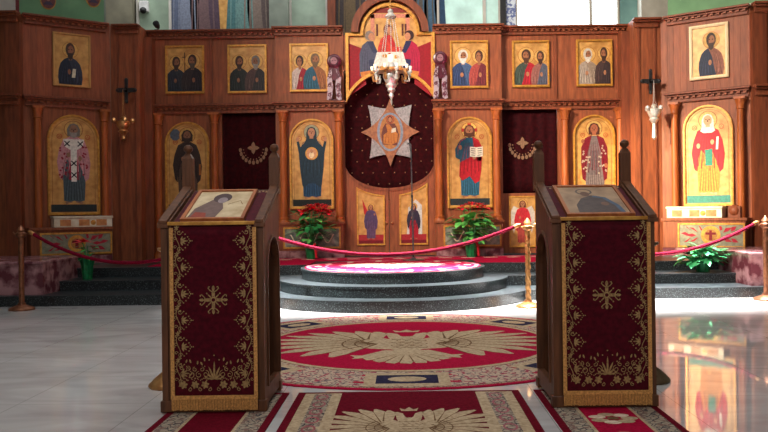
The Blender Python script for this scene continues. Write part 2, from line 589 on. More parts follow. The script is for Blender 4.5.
# upper frieze
part(one(WOOD).box(xa, da, YC, YC + 0.16, ZL1, ZU1), 'frieze_panel')
part(one(WOOD).box(db, xb, YC, YC + 0.16, ZL1, ZU1), 'frieze_panel')
part(one(WOOD).box(sl0, xa, YS, YS + 0.16, ZL1, ZU1), 'frieze_panel')
part(one(WOOD).box(xb, 4.3, YS, YS + 0.16, ZL1, ZU1), 'frieze_panel')
# thin vertical battens in the frieze
for px, Y in ((212, YS), (556, YS)):
    part(one(WOODTRIM).box(X(px, Y) - 0.03, X(px, Y) + 0.03, Y - 0.03, Y - 0.001, ZL1, ZU0), 'batten')
# piers between side bays and wings
PLx0, PLx1 = -5.40, -4.88
PRx0, PRx1 = 4.27, 4.80
part(one(WOOD).box(PLx0 - 0.02, PLx1, 14.45, 15.1, ZP, ZU1), 'pier')
part(one(WOOD).box(PRx0, PRx1 + 0.02, 14.45, 15.1, ZP, ZU1), 'pier')
part(one(WOODTRIM).box(PLx1 - 0.02, PLx1 + 0.14, 14.7, 14.94, ZP, ZU0), 'pier')
part(one(WOODTRIM).box(PRx0 - 0.16, PRx0 + 0.02, 14.7, 14.94, ZP, ZU0), 'pier')

for px0, px1 in ((PLx0 + .1, PLx1 - .08), (PRx0 + .08, PRx1 - .12)):
    part(one(WOODTRIM).box(px0, px0 + .03, 14.425, 14.449, ZP, ZU0), 'batten')
    part(one(WOODTRIM).box(px1 - .03, px1, 14.425, 14.449, ZP, ZU0), 'batten')
# wings
def wing(O, A, L, sgn):
    M = wing_M(O, A)
    part(one(WOOD).box(0, L, 0, 0.16, ZP, ZL1).move(M), 'wing_panel')
    # plank texture must follow the wing: a part with its own frame
    p = one(PLANK).box(0, L, 0, 0.16, ZL1, ZU1)
    o = p.build('wing_frieze', scr)
    o.location = Vector((O[0], O[1], 0)) - Vector(scr.location); o.rotation_euler = (0, 0, A)
    return M
ML = wing(WL_O, WL_A, WL_L, -1)
MR = wing(WR_O, WR_A, WR_L, 1)
# outer returns beyond the wings
part(one(WOOD).box(-8.4, -6.60, 13.54, 13.7, 0, ZU1), 'return_panel')
part(one(WOOD).box(6.02, 7.8, 13.54, 13.7, 0, ZU1), 'return_panel')
part(one(WOODTRIM).box(-6.86, -6.60, 13.42, 13.54, 0, ZU0), 'pier')
part(one(WOODTRIM).box(6.02, 6.26, 13.42, 13.54, 0, ZU0), 'pier')

# cornices
def cornice(x0, x1, yf, z0, z1, M=None, name='cornice', den=True):
    b = one(WOODTRIM)
    h = z1 - z0
    b.box(x0, x1, yf - 0.05, yf - 0.001, z0, z0 + 0.34 * h)
    b.box(x0 - 0.02, x1 + 0.02, yf - 0.10, yf - 0.001, z0 + 0.58 * h, z0 + 0.78 * h)
    b.box(x0 - 0.04, x1 + 0.04, yf - 0.15, yf + 0.02, z0 + 0.78 * h, z1)
    b.box(x0, x1, yf - 0.04, yf - 0.001, z0 + 0.34 * h, z0 + 0.58 * h)
    if M is not None:
        b.move(M)
    o = part(b, name, bevel=0.006)
    if den:
        d = one(WOOD)
        n = max(2, int((x1 - x0) / 0.10)); st = (x1 - x0) / n
        for i in range(n):
            d.box(x0 + (i + .25) * st, x0 + (i + .75) * st, yf - 0.085, yf - 0.041, z0 + 0.36 * h, z0 + 0.575 * h)
        if M is not None:
            d.move(M)
        rel(d, scr).build('dentil_trim', o)
for z0, z1 in ((ZU0, ZU1), (ZL0, ZL1)):
    lo = z0 == ZL0
    cornice(xa, da - (0 if lo else 0.04), YC, z0, z1)
    cornice(db + (0 if lo else 0.04), xb, YC, z0, z1)
    cornice(sl0, xa - 0.03, YS, z0, z1)
    cornice(xb + 0.03, 4.25, YS, z0, z1)
    cornice(0.02, WL_L - 0.08, 0, z0, z1, ML)
    cornice(0.12, WR_L - 0.02, 0, z0, z1, MR)
    if not lo:
        cornice(PLx0 + 0.08, PLx1 - 0.02, 14.45, z0, z1, den=False)
        cornice(PRx0 + 0.02, PRx1 - 0.08, 14.45, z0, z1, den=False)
    cornice(-8.4, -6.62, 13.42, z0, z1, den=False)
    cornice(6.04, 7.8, 13.42, z0, z1, den=False)

# columns
def column(x, y, z0, z1, r, M=None, m=COLWOOD):
    b = one(m)
    h = z1 - z0
    b.lathe([(r * 1.0, z0 + .12), (r * 1.02, z0 + .5), (r * .9, z1 - .2)], x, y, 20)
    b.lathe([(r * 1.5, z0), (r * 1.5, z0 + .05), (r * 1.25, z0 + .08), (r * 1.3, z0 + .11), (r * 1.0, z0 + .13)], x, y, 20)
    if M is not None:
        b.move(M)
    o = part(b, 'column')
    c = one(m)
    c.lathe([(r * .92, z1 - .22), (r * 1.2, z1 - .205), (r * 1.0, z1 - .18), (r * 1.15, z1 - .12), (r * 1.55, z1 - .04)], x, y, 20)
    c.box(x - r * 1.5, x + r * 1.5, y - r * 1.5, y + r * 1.5, z1 - .04, z1)
    if M is not None:
        c.move(M)
    rel(c, scr).build('capital', o)
PED_Z = at(460, 222, YC).z          # top of the pedestals
for px, Y in ((339.5, YC), (284, YC), (438.5, YC), (496, YC)):
    column(X(px), Y - 0.10, PED_Z, ZL0, 0.07)
for px, Y in ((216, YS), (160, YS), (564, YS), (619, YS)):
    column(X(px, Y), Y - 0.10, ZP + 0.02, ZL0, 0.07)
for px in (38, 105):
    s, z = on_plane(px, 160, WL_O, WL_A, 0.1)
    column(s, -0.1, 0.95, ZL0, 0.062, ML)
for px in (675, 741):
    s, z = on_plane(px, 160, WR_O, WR_A, 0.1)
    column(s, -0.1, 0.95, ZL0, 0.062, MR)

# centre bay: spandrel board around the arched painting, arch mouldings
ac = at(390, 33, YC)
Rin, Rout = 29.5 * YC / F, 38.5 * YC / F
na = 28
part(one(WOODTRIM).band([(ac.x + Rout * math.cos(PI * i / na), ac.z + Rout * math.sin(PI * i / na)) for i in range(na + 1)],
     [(ac.x + (Rin + .035) * math.cos(PI * i / na), ac.z + (Rin + .035) * math.sin(PI * i / na)) for i in range(na + 1)], YC - 0.14, YC + 0.1, closed=False), 'arch_moulding')
part(one(WOOD).box(da, db, YC + 0.03, YC + 0.12, at(390, 70, YC).z, ac.z - 0.02), 'backing_board')
part(one(WOOD).prism([(ac.x + Rin * 1.1 * math.cos(PI * i / na), ac.z + Rin * 1.1 * math.sin(PI * i / na)) for i in range(na + 1)], YC + 0.03, YC + 0.1), 'backing_board')

# plinths and pedestals of the centre bays
def pedestal(x0, x1, yf, z0, z1, M, dep, p0, p1, zz0, zz1, kind):
    b = one(PINKMARBLE).box(x0, x1, yf - dep, yf - 0.001, z0, z0 + 0.14)
    if M is not None: b.move(M)
    part(b, 'marble_plinth')
    b = one(WOOD).box(x0 + .01, x1 - .01, yf - dep + .01, yf - 0.001, z0 + 0.14, z1 - 0.05)
    b.box(x0 - .02, x1 + .02, yf - dep - .02, yf - 0.001, z1 - 0.05, z1)
    if M is not None: b.move(M)
    o = part(b, 'pedestal', bevel=0.006)
    y = yf - dep + .01
    b = MB().use(GOLD).band(rect(p0, p1, zz0, zz1), rect(p0, p1, zz0, zz1, 0.03), y - 0.02, y - 0.0005)
    b.use(GREENMARBLE if kind == 'marble' else mat('grey_green_paint', (140, 136, 112), (110, 108, 88), scale=14, rough=0.5)).box(p0 + .03, p1 - .03, y - 0.008, y - 0.001, zz0 + .03, zz1 - .03)
    cx, cz = (p0 + p1) / 2, (zz0 + zz1) / 2
    hh = (zz1 - zz0) / 2 - .04
    if kind == 'floral':
        b.use(GOLD).ring(cx, cz, hh * .62, hh * .95, y - 0.010, 28)
        b.use(paint((176, 120, 60))).ell(cx, cz, hh * .6, hh * .6, y - 0.0095)
        b.use(paint((120, 20, 30)))
        b.flat([(cx - .03, cz - hh * .5), (cx + .03, cz - hh * .5), (cx + .02, cz + hh * .5), (cx - .02, cz + hh * .5)], y - 0.011)
        b.flat([(cx - hh * .5, cz + .01), (cx + hh * .5, cz + .01), (cx + hh * .5, cz + .05), (cx - hh * .5, cz + .05)], y - 0.0112)
        b.use(paint((176, 30, 54)))
        for sg in (-1, 1):
            for (dx, dz, an, ln) in ((.26, .06, 40, .2), (.3, .0, 0, .2), (.26, -.05, -35, .18), (.42, .08, 55, .16), (.46, .02, 10, .15), (.42, -.06, -40, .16), (.2, .1, 80, .12)):
                px_, pz_ = cx + sg * dx * .78 * (p1 - p0) / 1.1, cz + dz * .8
                a = R(an)
                c_, s_ = math.cos(a) * sg, math.sin(a)
                pts = [(px_, pz_), (px_ + ln * .4 * c_ - .03 * s_, pz_ + ln * .4 * s_ + .03), (px_ + ln * c_, pz_ + ln * s_ * .7), (px_ + ln * .4 * c_ + .03 * s_, pz_ + ln * .4 * s_ - .03)]
                b.flat(pts, y - 0.010 - 0.0003 * random.random())
    else:
        b.use(CREAMSTONE)
        for sg in (-1, 1):
            b.ribbon([(cx + sg * (.06 + .34 * t), cz + hh * .6 * math.sin(t * 7)) for t in [i / 14 for i in range(15)]], 0.022, y - 0.010)
        b.ring(cx, cz, hh * .35, hh * .5, y - 0.010, 20)
    if M is not None: b.move(M)
    rel(b, scr).build('inlaid_panel', o)
zt = at(460, 220, YC).z
pz0, pz1 = at(470, 246, YC).z, at(470, 225, YC).z
pedestal(X(279), X(344), YC, ZP, zt, None, 0.2, X(284), X(340.5), pz0, pz1, 'marble')
pedestal(X(435), X(501), YC, ZP, zt, None, 0.2, X(442), X(499), pz0, pz1, 'marble')
def wing_ped(O, A, L, M, pa, pb, ya, yb):
    s0, z0 = on_plane(pa, yb, O, A, 0.36); s1, z1 = on_plane(pb, ya, O, A, 0.36)
    s0 = max(s0, 0.06); s1 = min(s1, L - 0.04)
    pedestal(0.02 if M is ML else 0.1, L - (0.10 if M is ML else 0.02), 0, RISE * 3, z1 + 0.09, M, 0.36, s0, s1, z0, z1, 'floral')
    return z1 + 0.09
ptL = wing_ped(WL_O, WL_A, WL_L, ML, 40, 112, 231.5, 256)
ptR = wing_ped(WR_O, WR_A, WR_L, MR, 678, 745, 223, 247)

# carved corbel on the sunlit wing
s, z = on_plane(735, 214, WR_O, WR_A, 0.15)
b = one(WOODTRIM)
b.box(s - .1, s + .1, -0.22, -0.001, ptR + 0.001, ptR + .2)
b.ball((s, -0.15, ptR + .12), 0.11, 14)
part(b.move(MR), 'corbel')

# low gates under the side curtain
gt = thing('side_gate', 'low wooden side gate with an icon of a red robed angel under the curtain', 'gate', (X(530, YS), YS - 0.03, ZP + 0.02))
gw = (sr0 - xb) / 2 - 0.01
gz = at(530, 193, YS).z - ZP - 0.02
one(WOOD).box(-gw, gw, 0, 0.06, 0, gz).build('leaf', gt, bevel=0.006)

# ------------------------------------------------------------------ painted figures
def robe(b, cx, z0, H, c, y):
    """standing frontal figure, painted in layers. c: colours"""
    P = lambda pts: [(cx + x * H, z0 + z * H) for x, z in pts]
    Mr = lambda pts: [(-x, z) for x, z in pts][::-1]
    sk, hair = paint(c.get('skin', (172, 116, 80))), paint(c.get('hair', (92, 54, 36)))
    b.use(c.get('halo_mat') or paint(c.get('halo', (218, 168, 88)))).ell(cx, z0 + .905 * H, .105 * H, .105 * H, y - EPS, 28)
    b.use(paint(c.get('halo_line', (150, 84, 40)))).ring(cx, z0 + .905 * H, .10 * H, .107 * H, y - EPS * 1.5, 28)
    if c.get('cross'):
        b.use(paint((190, 44, 40)))
        b.flat(P([(-.02, .93), (.02, .93), (.025, 1.0), (-.025, 1.0)]), y - 1.8 * EPS)
        b.flat(P([(.03, .89), (.10, .885), (.10, .935), (.03, .92)]), y - 1.8 * EPS)
        b.flat(P([(-.03, .89), (-.03, .92), (-.10, .935), (-.10, .885)]), y - 1.8 * EPS)
    # wings
    if c.get('wings'):
        b.use(paint(c['wings']))
        for sg in (-1, 1):
            b.flat(P([(sg * .08, .80), (sg * .20, .86), (sg * .27, .72), (sg * .26, .45), (sg * .2, .25), (sg * .12, .5)]), y - EPS * 1.1)
    # feet
    b.use(sk)
    for sg in (-1, 1):
        b.flat(P([(sg * .02, .03), (sg * .09, .01), (sg * .10, .03), (sg * .06, .075), (sg * .02, .07)]), y - 2 * EPS)
    # lower robe
    b.use(paint(c['robe']))
    b.flat(P([(-.115, .05), (-.05, .038), (.0, .05), (.06, .038), (.12, .052), (.13, .25), (.13, .5), (.11, .72), (.05, .81), (-.05, .81), (-.11, .72), (-.13, .5), (-.12, .25)]), y - 2.5 * EPS)
    b.use(paint(tuple(int(v * .7) for v in c['robe'])))
    for k in (-.09, -.06, -.03, .0, .03, .06, .09):
        b.ribbon(P([(k * 1.1, .06), (k * .9, .25), (k * .6, .5)]), .010 * H, y - 3 * EPS, True)
    b.use(paint(tuple(min(255, int(v * 1.12 + 8)) for v in c['robe'])))
    for k in (-.075, -.015, .045, .08):
        b.ribbon(P([(k * 1.1, .06), (k * .9, .22), (k * .6, .4)]), .008 * H, y - 3.05 * EPS, True)
    if 'robe2' in c:
        b.use(paint(c['robe2']))
        b.flat(P([(-.06, .30), (.06, .30), (.05, .62), (-.05, .62)]), y - 2.8 * EPS)
    # mantle
    b.use(paint(c['mantle']))
    st = c.get('style', 'open')
    if st == 'christ':
        b.flat(P([(-.13, .48), (-.14, .30), (-.10, .24), (0, .30), (.07, .20), (.13, .24), (.155, .38), (.16, .52), (.13, .62), (.03, .56), (-.06, .52)]), y - 3.5 * EPS)
        b.flat(P([(.04, .82), (.12, .78), (.165, .68), (.165, .5), (.10, .5), (.06, .66)]), y - 3.5 * EPS)
        b.use(paint(c['sleeve']))
        b.flat(P([(-.05, .81), (-.12, .78), (-.19, .66), (-.185, .55), (-.13, .52), (-.10, .62), (-.04, .66), (.03, .72)]), y - 3.7 * EPS)
    elif st == 'orans':
        b.flat(P([(-.05, .82), (-.10, .76), (-.155, .70), (-.17, .60), (-.155, .40), (-.13, .20), (-.11, .16), (-.04, .22), (.04, .22), (.11, .16), (.13, .20), (.155, .40), (.17, .60), (.155, .70), (.10, .76), (.05, .82)]), y - 3.5 * EPS)
        for sg in (-1, 1):
            b.flat(P([(sg * .12, .60), (sg * .17, .62), (sg * .20, .78), (sg * .17, .79)]), y - 3.6 * EPS)
    elif st == 'cloak':
        for sg in (-1, 1):
            b.flat(P([(sg * .03, .82), (sg * .12, .78), (sg * .17, .66), (sg * .175, .45), (sg * .16, .25), (sg * .12, .22), (sg * .10, .42), (sg * .085, .60)]), y - 3.5 * EPS)
    else:
        b.flat(P([(-.04, .82), (-.12, .78), (-.165, .66), (-.19, .52), (-.165, .34), (-.14, .30), (-.12, .42), (-.08, .55), (-.02, .48), (.04, .55), (.10, .40), (.13, .28), (.17, .32), (.19, .50), (.165, .66), (.12, .78), (.04, .82)]), y - 3.5 * EPS)
    b.use(paint(tuple(int(v * .7) for v in c['mantle'])))
    for k in range(6):
        b.ribbon(P([(-.13 + .05 * k, .30 + .03 * (k % 3)), (-.11 + .045 * k, .5), (-.05 + .022 * k, .74)]), .011 * H, y - 4 * EPS, True)
    b.use(paint(tuple(min(255, int(v * 1.14 + 8)) for v in c['mantle'])))
    for k in range(5):
        b.ribbon(P([(-.115 + .055 * k, .36 + .04 * (k % 2)), (-.09 + .045 * k, .52), (-.05 + .022 * k, .70)]), .007 * H, y - 4.05 * EPS, True)
    for sg in (-1, 1):
        b.ribbon(P([(sg * .05, .80), (sg * .115, .765), (sg * .15, .68), (sg * .155, .58)]), .008 * H, y - 4.05 * EPS, True)
    # hair, head, beard
    hx = c.get('veil')
    if hx:
        b.use(paint(hx)).flat(P([(-.085, .775), (-.07, .82), (-.068, .90), (-.046, .96), (0, .978), (.046, .96), (.068, .90), (.07, .82), (.085, .775), (.045, .75), (-.045, .75)]), y - 4.5 * EPS)
    else:
        b.use(hair).flat(P([(-.07, .83), (-.075, .91), (-.045, .965), (0, .98), (.045, .965), (.075, .91), (.07, .83), (.03, .82), (-.03, .82)]), y - 4.5 * EPS)
    b.use(sk).ell(cx, z0 + .90 * H, .048 * H, .062 * H, y - 5 * EPS)
    b.flat(P([(-.025, .82), (.025, .82), (.025, .86), (-.025, .86)]), y - 4.9 * EPS)
    if c.get('beard'):
        b.use(paint(c['beard'])).flat(P([(-.046, .885), (-.03, .87), (.03, .87), (.046, .885), (.035, .825), (0, .80), (-.035, .825)]), y - 5.3 * EPS)
    b.use(paint((70, 36, 26)))
    for sg in (-1, 1):
        b.ell(cx + sg * .019 * H, z0 + .91 * H, .009 * H, .006 * H, y - 5.5 * EPS, 8)
    b.flat(P([(-.004, .905), (.004, .905), (.007, .882), (-.007, .882)]), y - 5.5 * EPS)
    # hands
    b.use(sk)
    for hxp, hzp in c.get('hands', [(-.06, .60), (.07, .56)]):
        b.ell(cx + hxp * H, z0 + hzp * H, .022 * H, .032 * H, y - 5.5 * EPS, 10)
    if c.get('book'):
        bxp, bzp = c['book']
        b.use(paint((238, 230, 206))).flat(P([(bxp - .085, bzp - .06), (bxp, bzp - .07), (bxp + .085, bzp - .06), (bxp + .085, bzp + .07), (bxp, bzp + .06), (bxp - .085, bzp + .07)]), y - 6 * EPS)
        b.use(paint((60, 50, 50)))
        for k in range(4):
            for sg in (-1, 1):
                b.flat(P([(bxp + sg * .015, bzp + .035 - .028 * k), (bxp + sg * .07, bzp + .04 - .028 * k), (bxp + sg * .07, bzp + .048 - .028 * k), (bxp + sg * .015, bzp + .043 - .028 * k)]), y - 6.4 * EPS)
    if c.get('medal'):
        b.use(GOLD).ell(cx, z0 + .62 * H, .085 * H, .085 * H, y - 6 * EPS, 24)
        b.use(paint((214, 150, 110))).ell(cx, z0 + .62 * H, .068 * H, .068 * H, y - 6.3 * EPS, 24)
        b.use(paint((240, 214, 170))).ell(cx, z0 + .60 * H, .035 * H, .045 * H, y - 6.6 * EPS)
        b.use(sk).ell(cx, z0 + .65 * H, .02 * H, .024 * H, y - 6.8 * EPS)
    if c.get('stole'):
        b.use(paint((232, 226, 214)))
        b.flat(P([(-.12, .79), (.12, .79), (.10, .70), (.035, .66), (.03, .28), (-.03, .28), (-.035, .66), (-.10, .70)]), y - 4.2 * EPS)
        b.use(paint((40, 36, 44)))
        for (qx, qz) in ((-.075, .735), (.075, .735), (0, .5), (0, .36)):
            b.ribbon(P([(qx - .03, qz - .03), (qx + .03, qz + .03)]), .014 * H, y - 4.35 * EPS)
            b.ribbon(P([(qx - .03, qz + .03), (qx + .03, qz - .03)]), .014 * H, y - 4.36 * EPS)
    if c.get('checks'):
        b.use(paint(c['checks']))
        for k in range(46):
            qx, qz = random.uniform(-.16, .16), random.uniform(.3, .7)
            if abs(qx) < .05: continue
            b.ell(cx + qx * H, z0 + qz * H, .013 * H, .013 * H, y - 4.4 * EPS, 6)

def bust(b, cx, z0, H, W, c, y):
    """half-length figure"""
    P = lambda pts: [(cx + x * W, z0 + z * H) for x, z in pts]
    b.use(paint(c.get('halo', (214, 166, 92)))).ell(cx, z0 + .74 * H, .34 * W, .34 * W, y - EPS, 24)
    b.use(paint(c.get('halo_line', (170, 110, 50)))).ring(cx, z0 + .74 * H, .33 * W, .355 * W, y - 1.4 * EPS, 24)
    b.use(paint(c['robe'])).flat(P([(-.48, 0), (.48, 0), (.52, .14), (.5, .30), (.42, .44), (.28, .52), (.12, .57), (-.12, .57), (-.28, .52), (-.42, .44), (-.5, .30), (-.52, .14)]), y - 2 * EPS)
    b.use(paint(c['mantle']))
    sg = c.get('lean', 1)
    b.flat(P([(sg * -.12, .575), (sg * -.28, .53), (sg * -.42, .45), (sg * -.51, .30), (sg * -.53, .14), (sg * -.49, 0), (sg * .2, 0), (sg * .10, .2), (sg * .04, .38)]), y - 2.5 * EPS)
    b.use(paint(tuple(int(v * .7) for v in c['mantle'])))
    for k in range(5):
        b.ribbon(P([(sg * (-.44 + .13 * k), .02), (sg * (-.38 + .10 * k), .22), (sg * (-.24 + .05 * k), .5)]), .035 * W, y - 3 * EPS, True)
    b.use(paint(tuple(min(255, int(v * 1.15 + 10)) for v in c['mantle'])))
    for k in range(3):
        b.ribbon(P([(sg * (-.40 + .14 * k), .05), (sg * (-.34 + .10 * k), .25), (sg * (-.2 + .05 * k), .48)]), .025 * W, y - 3.05 * EPS, True)
    b.use(paint(tuple(int(v * .62) for v in c['robe'])))
    for k in range(3):
        b.ribbon(P([(sg * (.22 + .1 * k), .02), (sg * (.2 + .08 * k), .22), (sg * (.1 + .06 * k), .48)]), .03 * W, y - 3.02 * EPS, True)
    b.use(paint(tuple(min(255, int(v * 1.2 + 16)) for v in c['robe'])))
    b.ribbon(P([(sg * .30, .05), (sg * .30, .26), (sg * .2, .46)]), .025 * W, y - 3.04 * EPS, True)
    b.use(paint(c.get('hair', (70, 46, 36)))).ell(cx, z0 + .745 * H, .2 * W, .15 * H, y - 3 * EPS)
    b.use(paint(c.get('skin', (158, 102, 70)))).ell(cx + sg * .025 * W, z0 + .72 * H, .125 * W, .118 * H, y - 3.5 * EPS)
    b.flat(P([(-.07, .52), (.07, .52), (.07, .63), (-.07, .63)]), y - 3.3 * EPS)
    if c.get('beard'):
        b.use(paint(c['beard'])).flat(P([(-.14, .71), (-.08, .675), (.08, .675), (.14, .71), (.1, .57), (0, .52), (-.1, .57)]), y - 3.8 * EPS)
    b.use(paint((56, 30, 24)))
    for s2 in (-1, 1):
        b.ell(cx + s2 * .06 * W, z0 + .75 * H, .03 * W, .014 * H, y - 4 * EPS, 8)
    b.use(paint(c.get('skin', (176, 118, 82)))).ell(cx - sg * .05 * W, z0 + .27 * H, .07 * W, .06 * H, y - 4 * EPS, 10)
    if c.get('scroll'):
        b.use(paint((226, 214, 184))).flat(P([(.05, .15), (.2, .15), (.24, .34), (.1, .34)]), y - 4.2 * EPS)

def frame_parts(t, outline_fn, x0, x1, z0, z1, wid=0.035, fm=GOLD, dep=0.05, ground=GROUND, beads=True):
    out, inn = outline_fn(x0, x1, z0, z1), outline_fn(x0, x1, z0, z1, inset=wid)
    b = one(fm)
    b.band(out, inn, -dep, 0)
    mid = outline_fn(x0, x1, z0, z1, inset=wid * .3); mid2 = outline_fn(x0, x1, z0, z1, inset=wid * .7)
    b.band(mid, mid2, -dep - 0.012, -dep - 0.0005)
    b.build('frame', t)
    one(ground).prism(outline_fn(x0, x1, z0, z1, inset=wid * .98), -dep * .5, -0.001).build('gold_ground', t)
    return -dep * .5

# ---- large arched icons
def big_icon(name, label, p0, p1, y0, y1, c, plane=None, Y=YC, strip=(40, 48, 50), figfrac=(.10, .93), extra=None, group=None, strip_h=.105):
    if plane is None:
        a, d = at(p0, (y0 + y1) / 2, Y), at(p1, (y0 + y1) / 2, Y)
        zt_, zb_ = at((p0 + p1) / 2, y0, Y).z, at((p0 + p1) / 2, y1, Y).z
        loc, rot, w = Vector(((a.x + d.x) / 2, Y - 0.001, zb_)), (0, 0, 0), d.x - a.x
    else:
        O, A, M = plane
        s0, _ = on_plane(p0, (y0 + y1) / 2, O, A); s1, _ = on_plane(p1, (y0 + y1) / 2, O, A)
        _, zt_ = on_plane((p0 + p1) / 2, y0, O, A); _, zb_ = on_plane((p0 + p1) / 2, y1, O, A)
        loc, rot, w = M @ Vector(((s0 + s1) / 2, -0.001, zb_)), (0, 0, A), s1 - s0
    H = zt_ - zb_
    t = thing(name, label, 'icon', loc, rot, group)
    y = frame_parts(t, arch, -w / 2, w / 2, 0, H, wid=0.038, dep=0.06)
    b = MB()
    wi = w - .11
    b.use(paint(strip)).flat(rect(-wi / 2, wi / 2, .055, H * strip_h), y - EPS * .6)
    b.use(paint((150, 96, 44)))
    # border line of the gold ground and two inscribed roundels with strokes
    ol, il = arch(-w / 2, w / 2, 0, H, inset=.075), arch(-w / 2, w / 2, 0, H, inset=.083)
    b.band(ol, il, y - EPS * .5, y - EPS * .2)
    for sg in (-1, 1):
        b.use(paint((172, 60, 40))).ring(sg * w * .27, H * .78, .035, .045, y - EPS * .7, 16)
        b.ribbon([(sg * w * .27 - .018, H * .78 - .02), (sg * w * .27, H * .78 + .02), (sg * w * .27 + .018, H * .78 - .02)], .008, y - EPS * .7)
    f0, f1 = figfrac
    robe(b, 0, f0 * H, (f1 - f0) * H, c, y)
    if extra:
        extra(b, w, H, y)
    b.build('painted_figure', t)
    return t, w, H

big_icon('arched_icon', 'arched gold icon of a bearded figure in red and blue with open book', 447, 492, 117, 208,
    dict(mantle=(176, 24, 36), robe=(38, 92, 116), sleeve=(32, 82, 102), style='christ', beard=(96, 56, 36), hair=(104, 58, 36), cross=True, halo=(240, 196, 96), book=(.09, .62), hands=[(-.12, .68), (.06, .55)]))
big_icon('arched_icon', 'arched gold icon of a dark blue veiled woman with raised arms', 290, 334, 119, 209,
    dict(mantle=(28, 52, 66), robe=(30, 66, 96), style='orans', veil=(30, 50, 62), halo=(150, 150, 120), medal=True, hands=[(-.185, .81), (.185, .81)], skin=(180, 124, 92)), strip=(30, 32, 30))
def wingfig(b, w, H, y):
    b.use(paint((84, 96, 108))).ell(-w * .27, H * .86, .10, .11, y - EPS * .8)
    b.use(paint((150, 100, 96))).flat([(-w * .02, H * .10), (w * .36, H * .10), (w * .34, H * .2), (w * .14, H * .26)], y - EPS * 4.2)
    b.use(paint((150, 92, 40))).flat([(w * .26, H * .42), (w * .31, H * .42), (w * .31, H * .54), (w * .26, H * .54)], y - EPS * 4.2)
big_icon('arched_icon', 'arched gold icon of a dark brown robed winged figure', 166, 210, 122, 214,
    dict(mantle=(58, 44, 38), robe=(92, 70, 56), hair=(60, 44, 34), beard=(58, 42, 34), skin=(140, 96, 70), halo=(206, 160, 84), style='open'), Y=YS, extra=wingfig)
big_icon('arched_icon', 'arched gold icon of a soldier saint in grey armour with a dark red cloak', 573, 615, 115, 207,
    dict(mantle=(112, 22, 34), robe=(116, 100, 98), style='cloak', hair=(84, 44, 30), skin=(160, 92, 64), halo=(206, 166, 96), robe2=(96, 84, 86), hands=[(-.15, .74), (.15, .42)], checks=(168, 150, 130)), Y=YS)
def scroll_green(b, w, H, y):
    h = H * .83
    b.use(paint((46, 132, 112))).flat([(-.03 * h, H * .10 + .36 * h), (.05 * h, H * .10 + .36 * h), (.05 * h, H * .10 + .56 * h), (-.035 * h, H * .10 + .55 * h)], y - EPS * 6)
    b.use(paint((240, 234, 224))).flat([(.09 * h, H * .10 + .55 * h), (.115 * h, H * .10 + .55 * h), (.125 * h, H * .10 + .70 * h), (.10 * h, H * .10 + .70 * h)], y - EPS * 6)
big_icon('arched_icon', 'arched gold icon of a white veiled woman in red over orange', 684, 734, 105, 206,
    dict(mantle=(200, 28, 44), robe=(222, 140, 58), veil=(230, 224, 214), style='open', halo=(226, 190, 112), hands=[(-.11, .6), (.05, .64)], skin=(214, 160, 120)), plane=(WR_O, WR_A, MR), strip=(62, 132, 122), extra=scroll_green)
big_icon('arched_icon', 'arched gold icon of a grey haired bishop in white stole with crosses', 47, 99, 115, 215,
    dict(mantle=(196, 138, 142), robe=(72, 88, 94), robe2=(170, 26, 54), style='open', hair=(120, 112, 104), beard=(150, 142, 134), stole=True, checks=(150, 40, 56), skin=(150, 110, 86), halo=(206, 162, 92)), plane=(WL_O, WL_A, ML), strip=(34, 44, 46))

# ---- upper row icons
def small_icon(label, p0, p1, y0, y1, figs, plane=None, Y=YC, fm=GOLD, wid=.038, name='framed_icon', ground=GROUND, dep=.05, cat='icon', Z=None, group=None, mid=0.0):
    if plane is None:
        a, d = at(p0, (y0 + y1) / 2, Y), at(p1, (y0 + y1) / 2, Y)
        zt_, zb_ = at((p0 + p1) / 2, y0, Y).z, at((p0 + p1) / 2, y1, Y).z
        loc, rot, w = Vector(((a.x + d.x) / 2, Y - 0.001, zb_)), (0, 0, 0), d.x - a.x
    else:
        O, A, M = plane
        s0, _ = on_plane(p0, (y0 + y1) / 2, O, A); s1, _ = on_plane(p1, (y0 + y1) / 2, O, A)
        _, zt_ = on_plane((p0 + p1) / 2, y0, O, A); _, zb_ = on_plane((p0 + p1) / 2, y1, O, A)
        loc, rot, w = M @ Vector(((s0 + s1) / 2, -0.001, zb_)), (0, 0, A), s1 - s0
    H = zt_ - zb_
    t = thing(name, label, cat, loc, rot, group)
    y = frame_parts(t, rect, -w / 2, w / 2, 0, H, wid=wid, dep=dep, ground=ground, fm=fm)
    for cx, fw, fh, c in figs:
        b = MB()
        bust(b, cx * w, wid + .01, fh * H * 1.04, fw * w * (1.14 if len(figs) > 1 else 1.0), c, y - .0006 * figs.index((cx, fw, fh, c)) * 12)
        b.build('painted_figure', t)
    if mid:
        b = MB().use(paint((60, 40, 30))).ribbon([(0, H * .35), (0, H * .86)], .018, y - EPS * .8).ribbon([(-.05, H * .76), (.05, H * .76)], .018, y - EPS * .82)
        b.build('painted_cross', t)
    return t
dk = dict(skin=(140, 92, 66))
WG = wood('pale_icon_edge', (206, 160, 96), (182, 132, 72))
small_icon('framed icon of one saint in dark blue on the dim angled wing', 52.5, 90, 34, 87, [(-.04, .62, .84, dict(robe=(52, 56, 72), mantle=(36, 42, 58), scroll=True, beard=(58, 40, 32), **dk))], (WL_O, WL_A, ML), fm=WG, wid=.03)
small_icon('framed icon of two dark robed saints with a cross between them', 166, 204.5, 46, 94, [(-.22, .46, .78, dict(robe=(50, 56, 62), mantle=(40, 46, 54), beard=(66, 46, 36), **dk)), (.2, .5, .82, dict(robe=(58, 48, 46), mantle=(44, 38, 40), beard=(80, 70, 62), lean=-1, **dk))], Y=YS, mid=1)
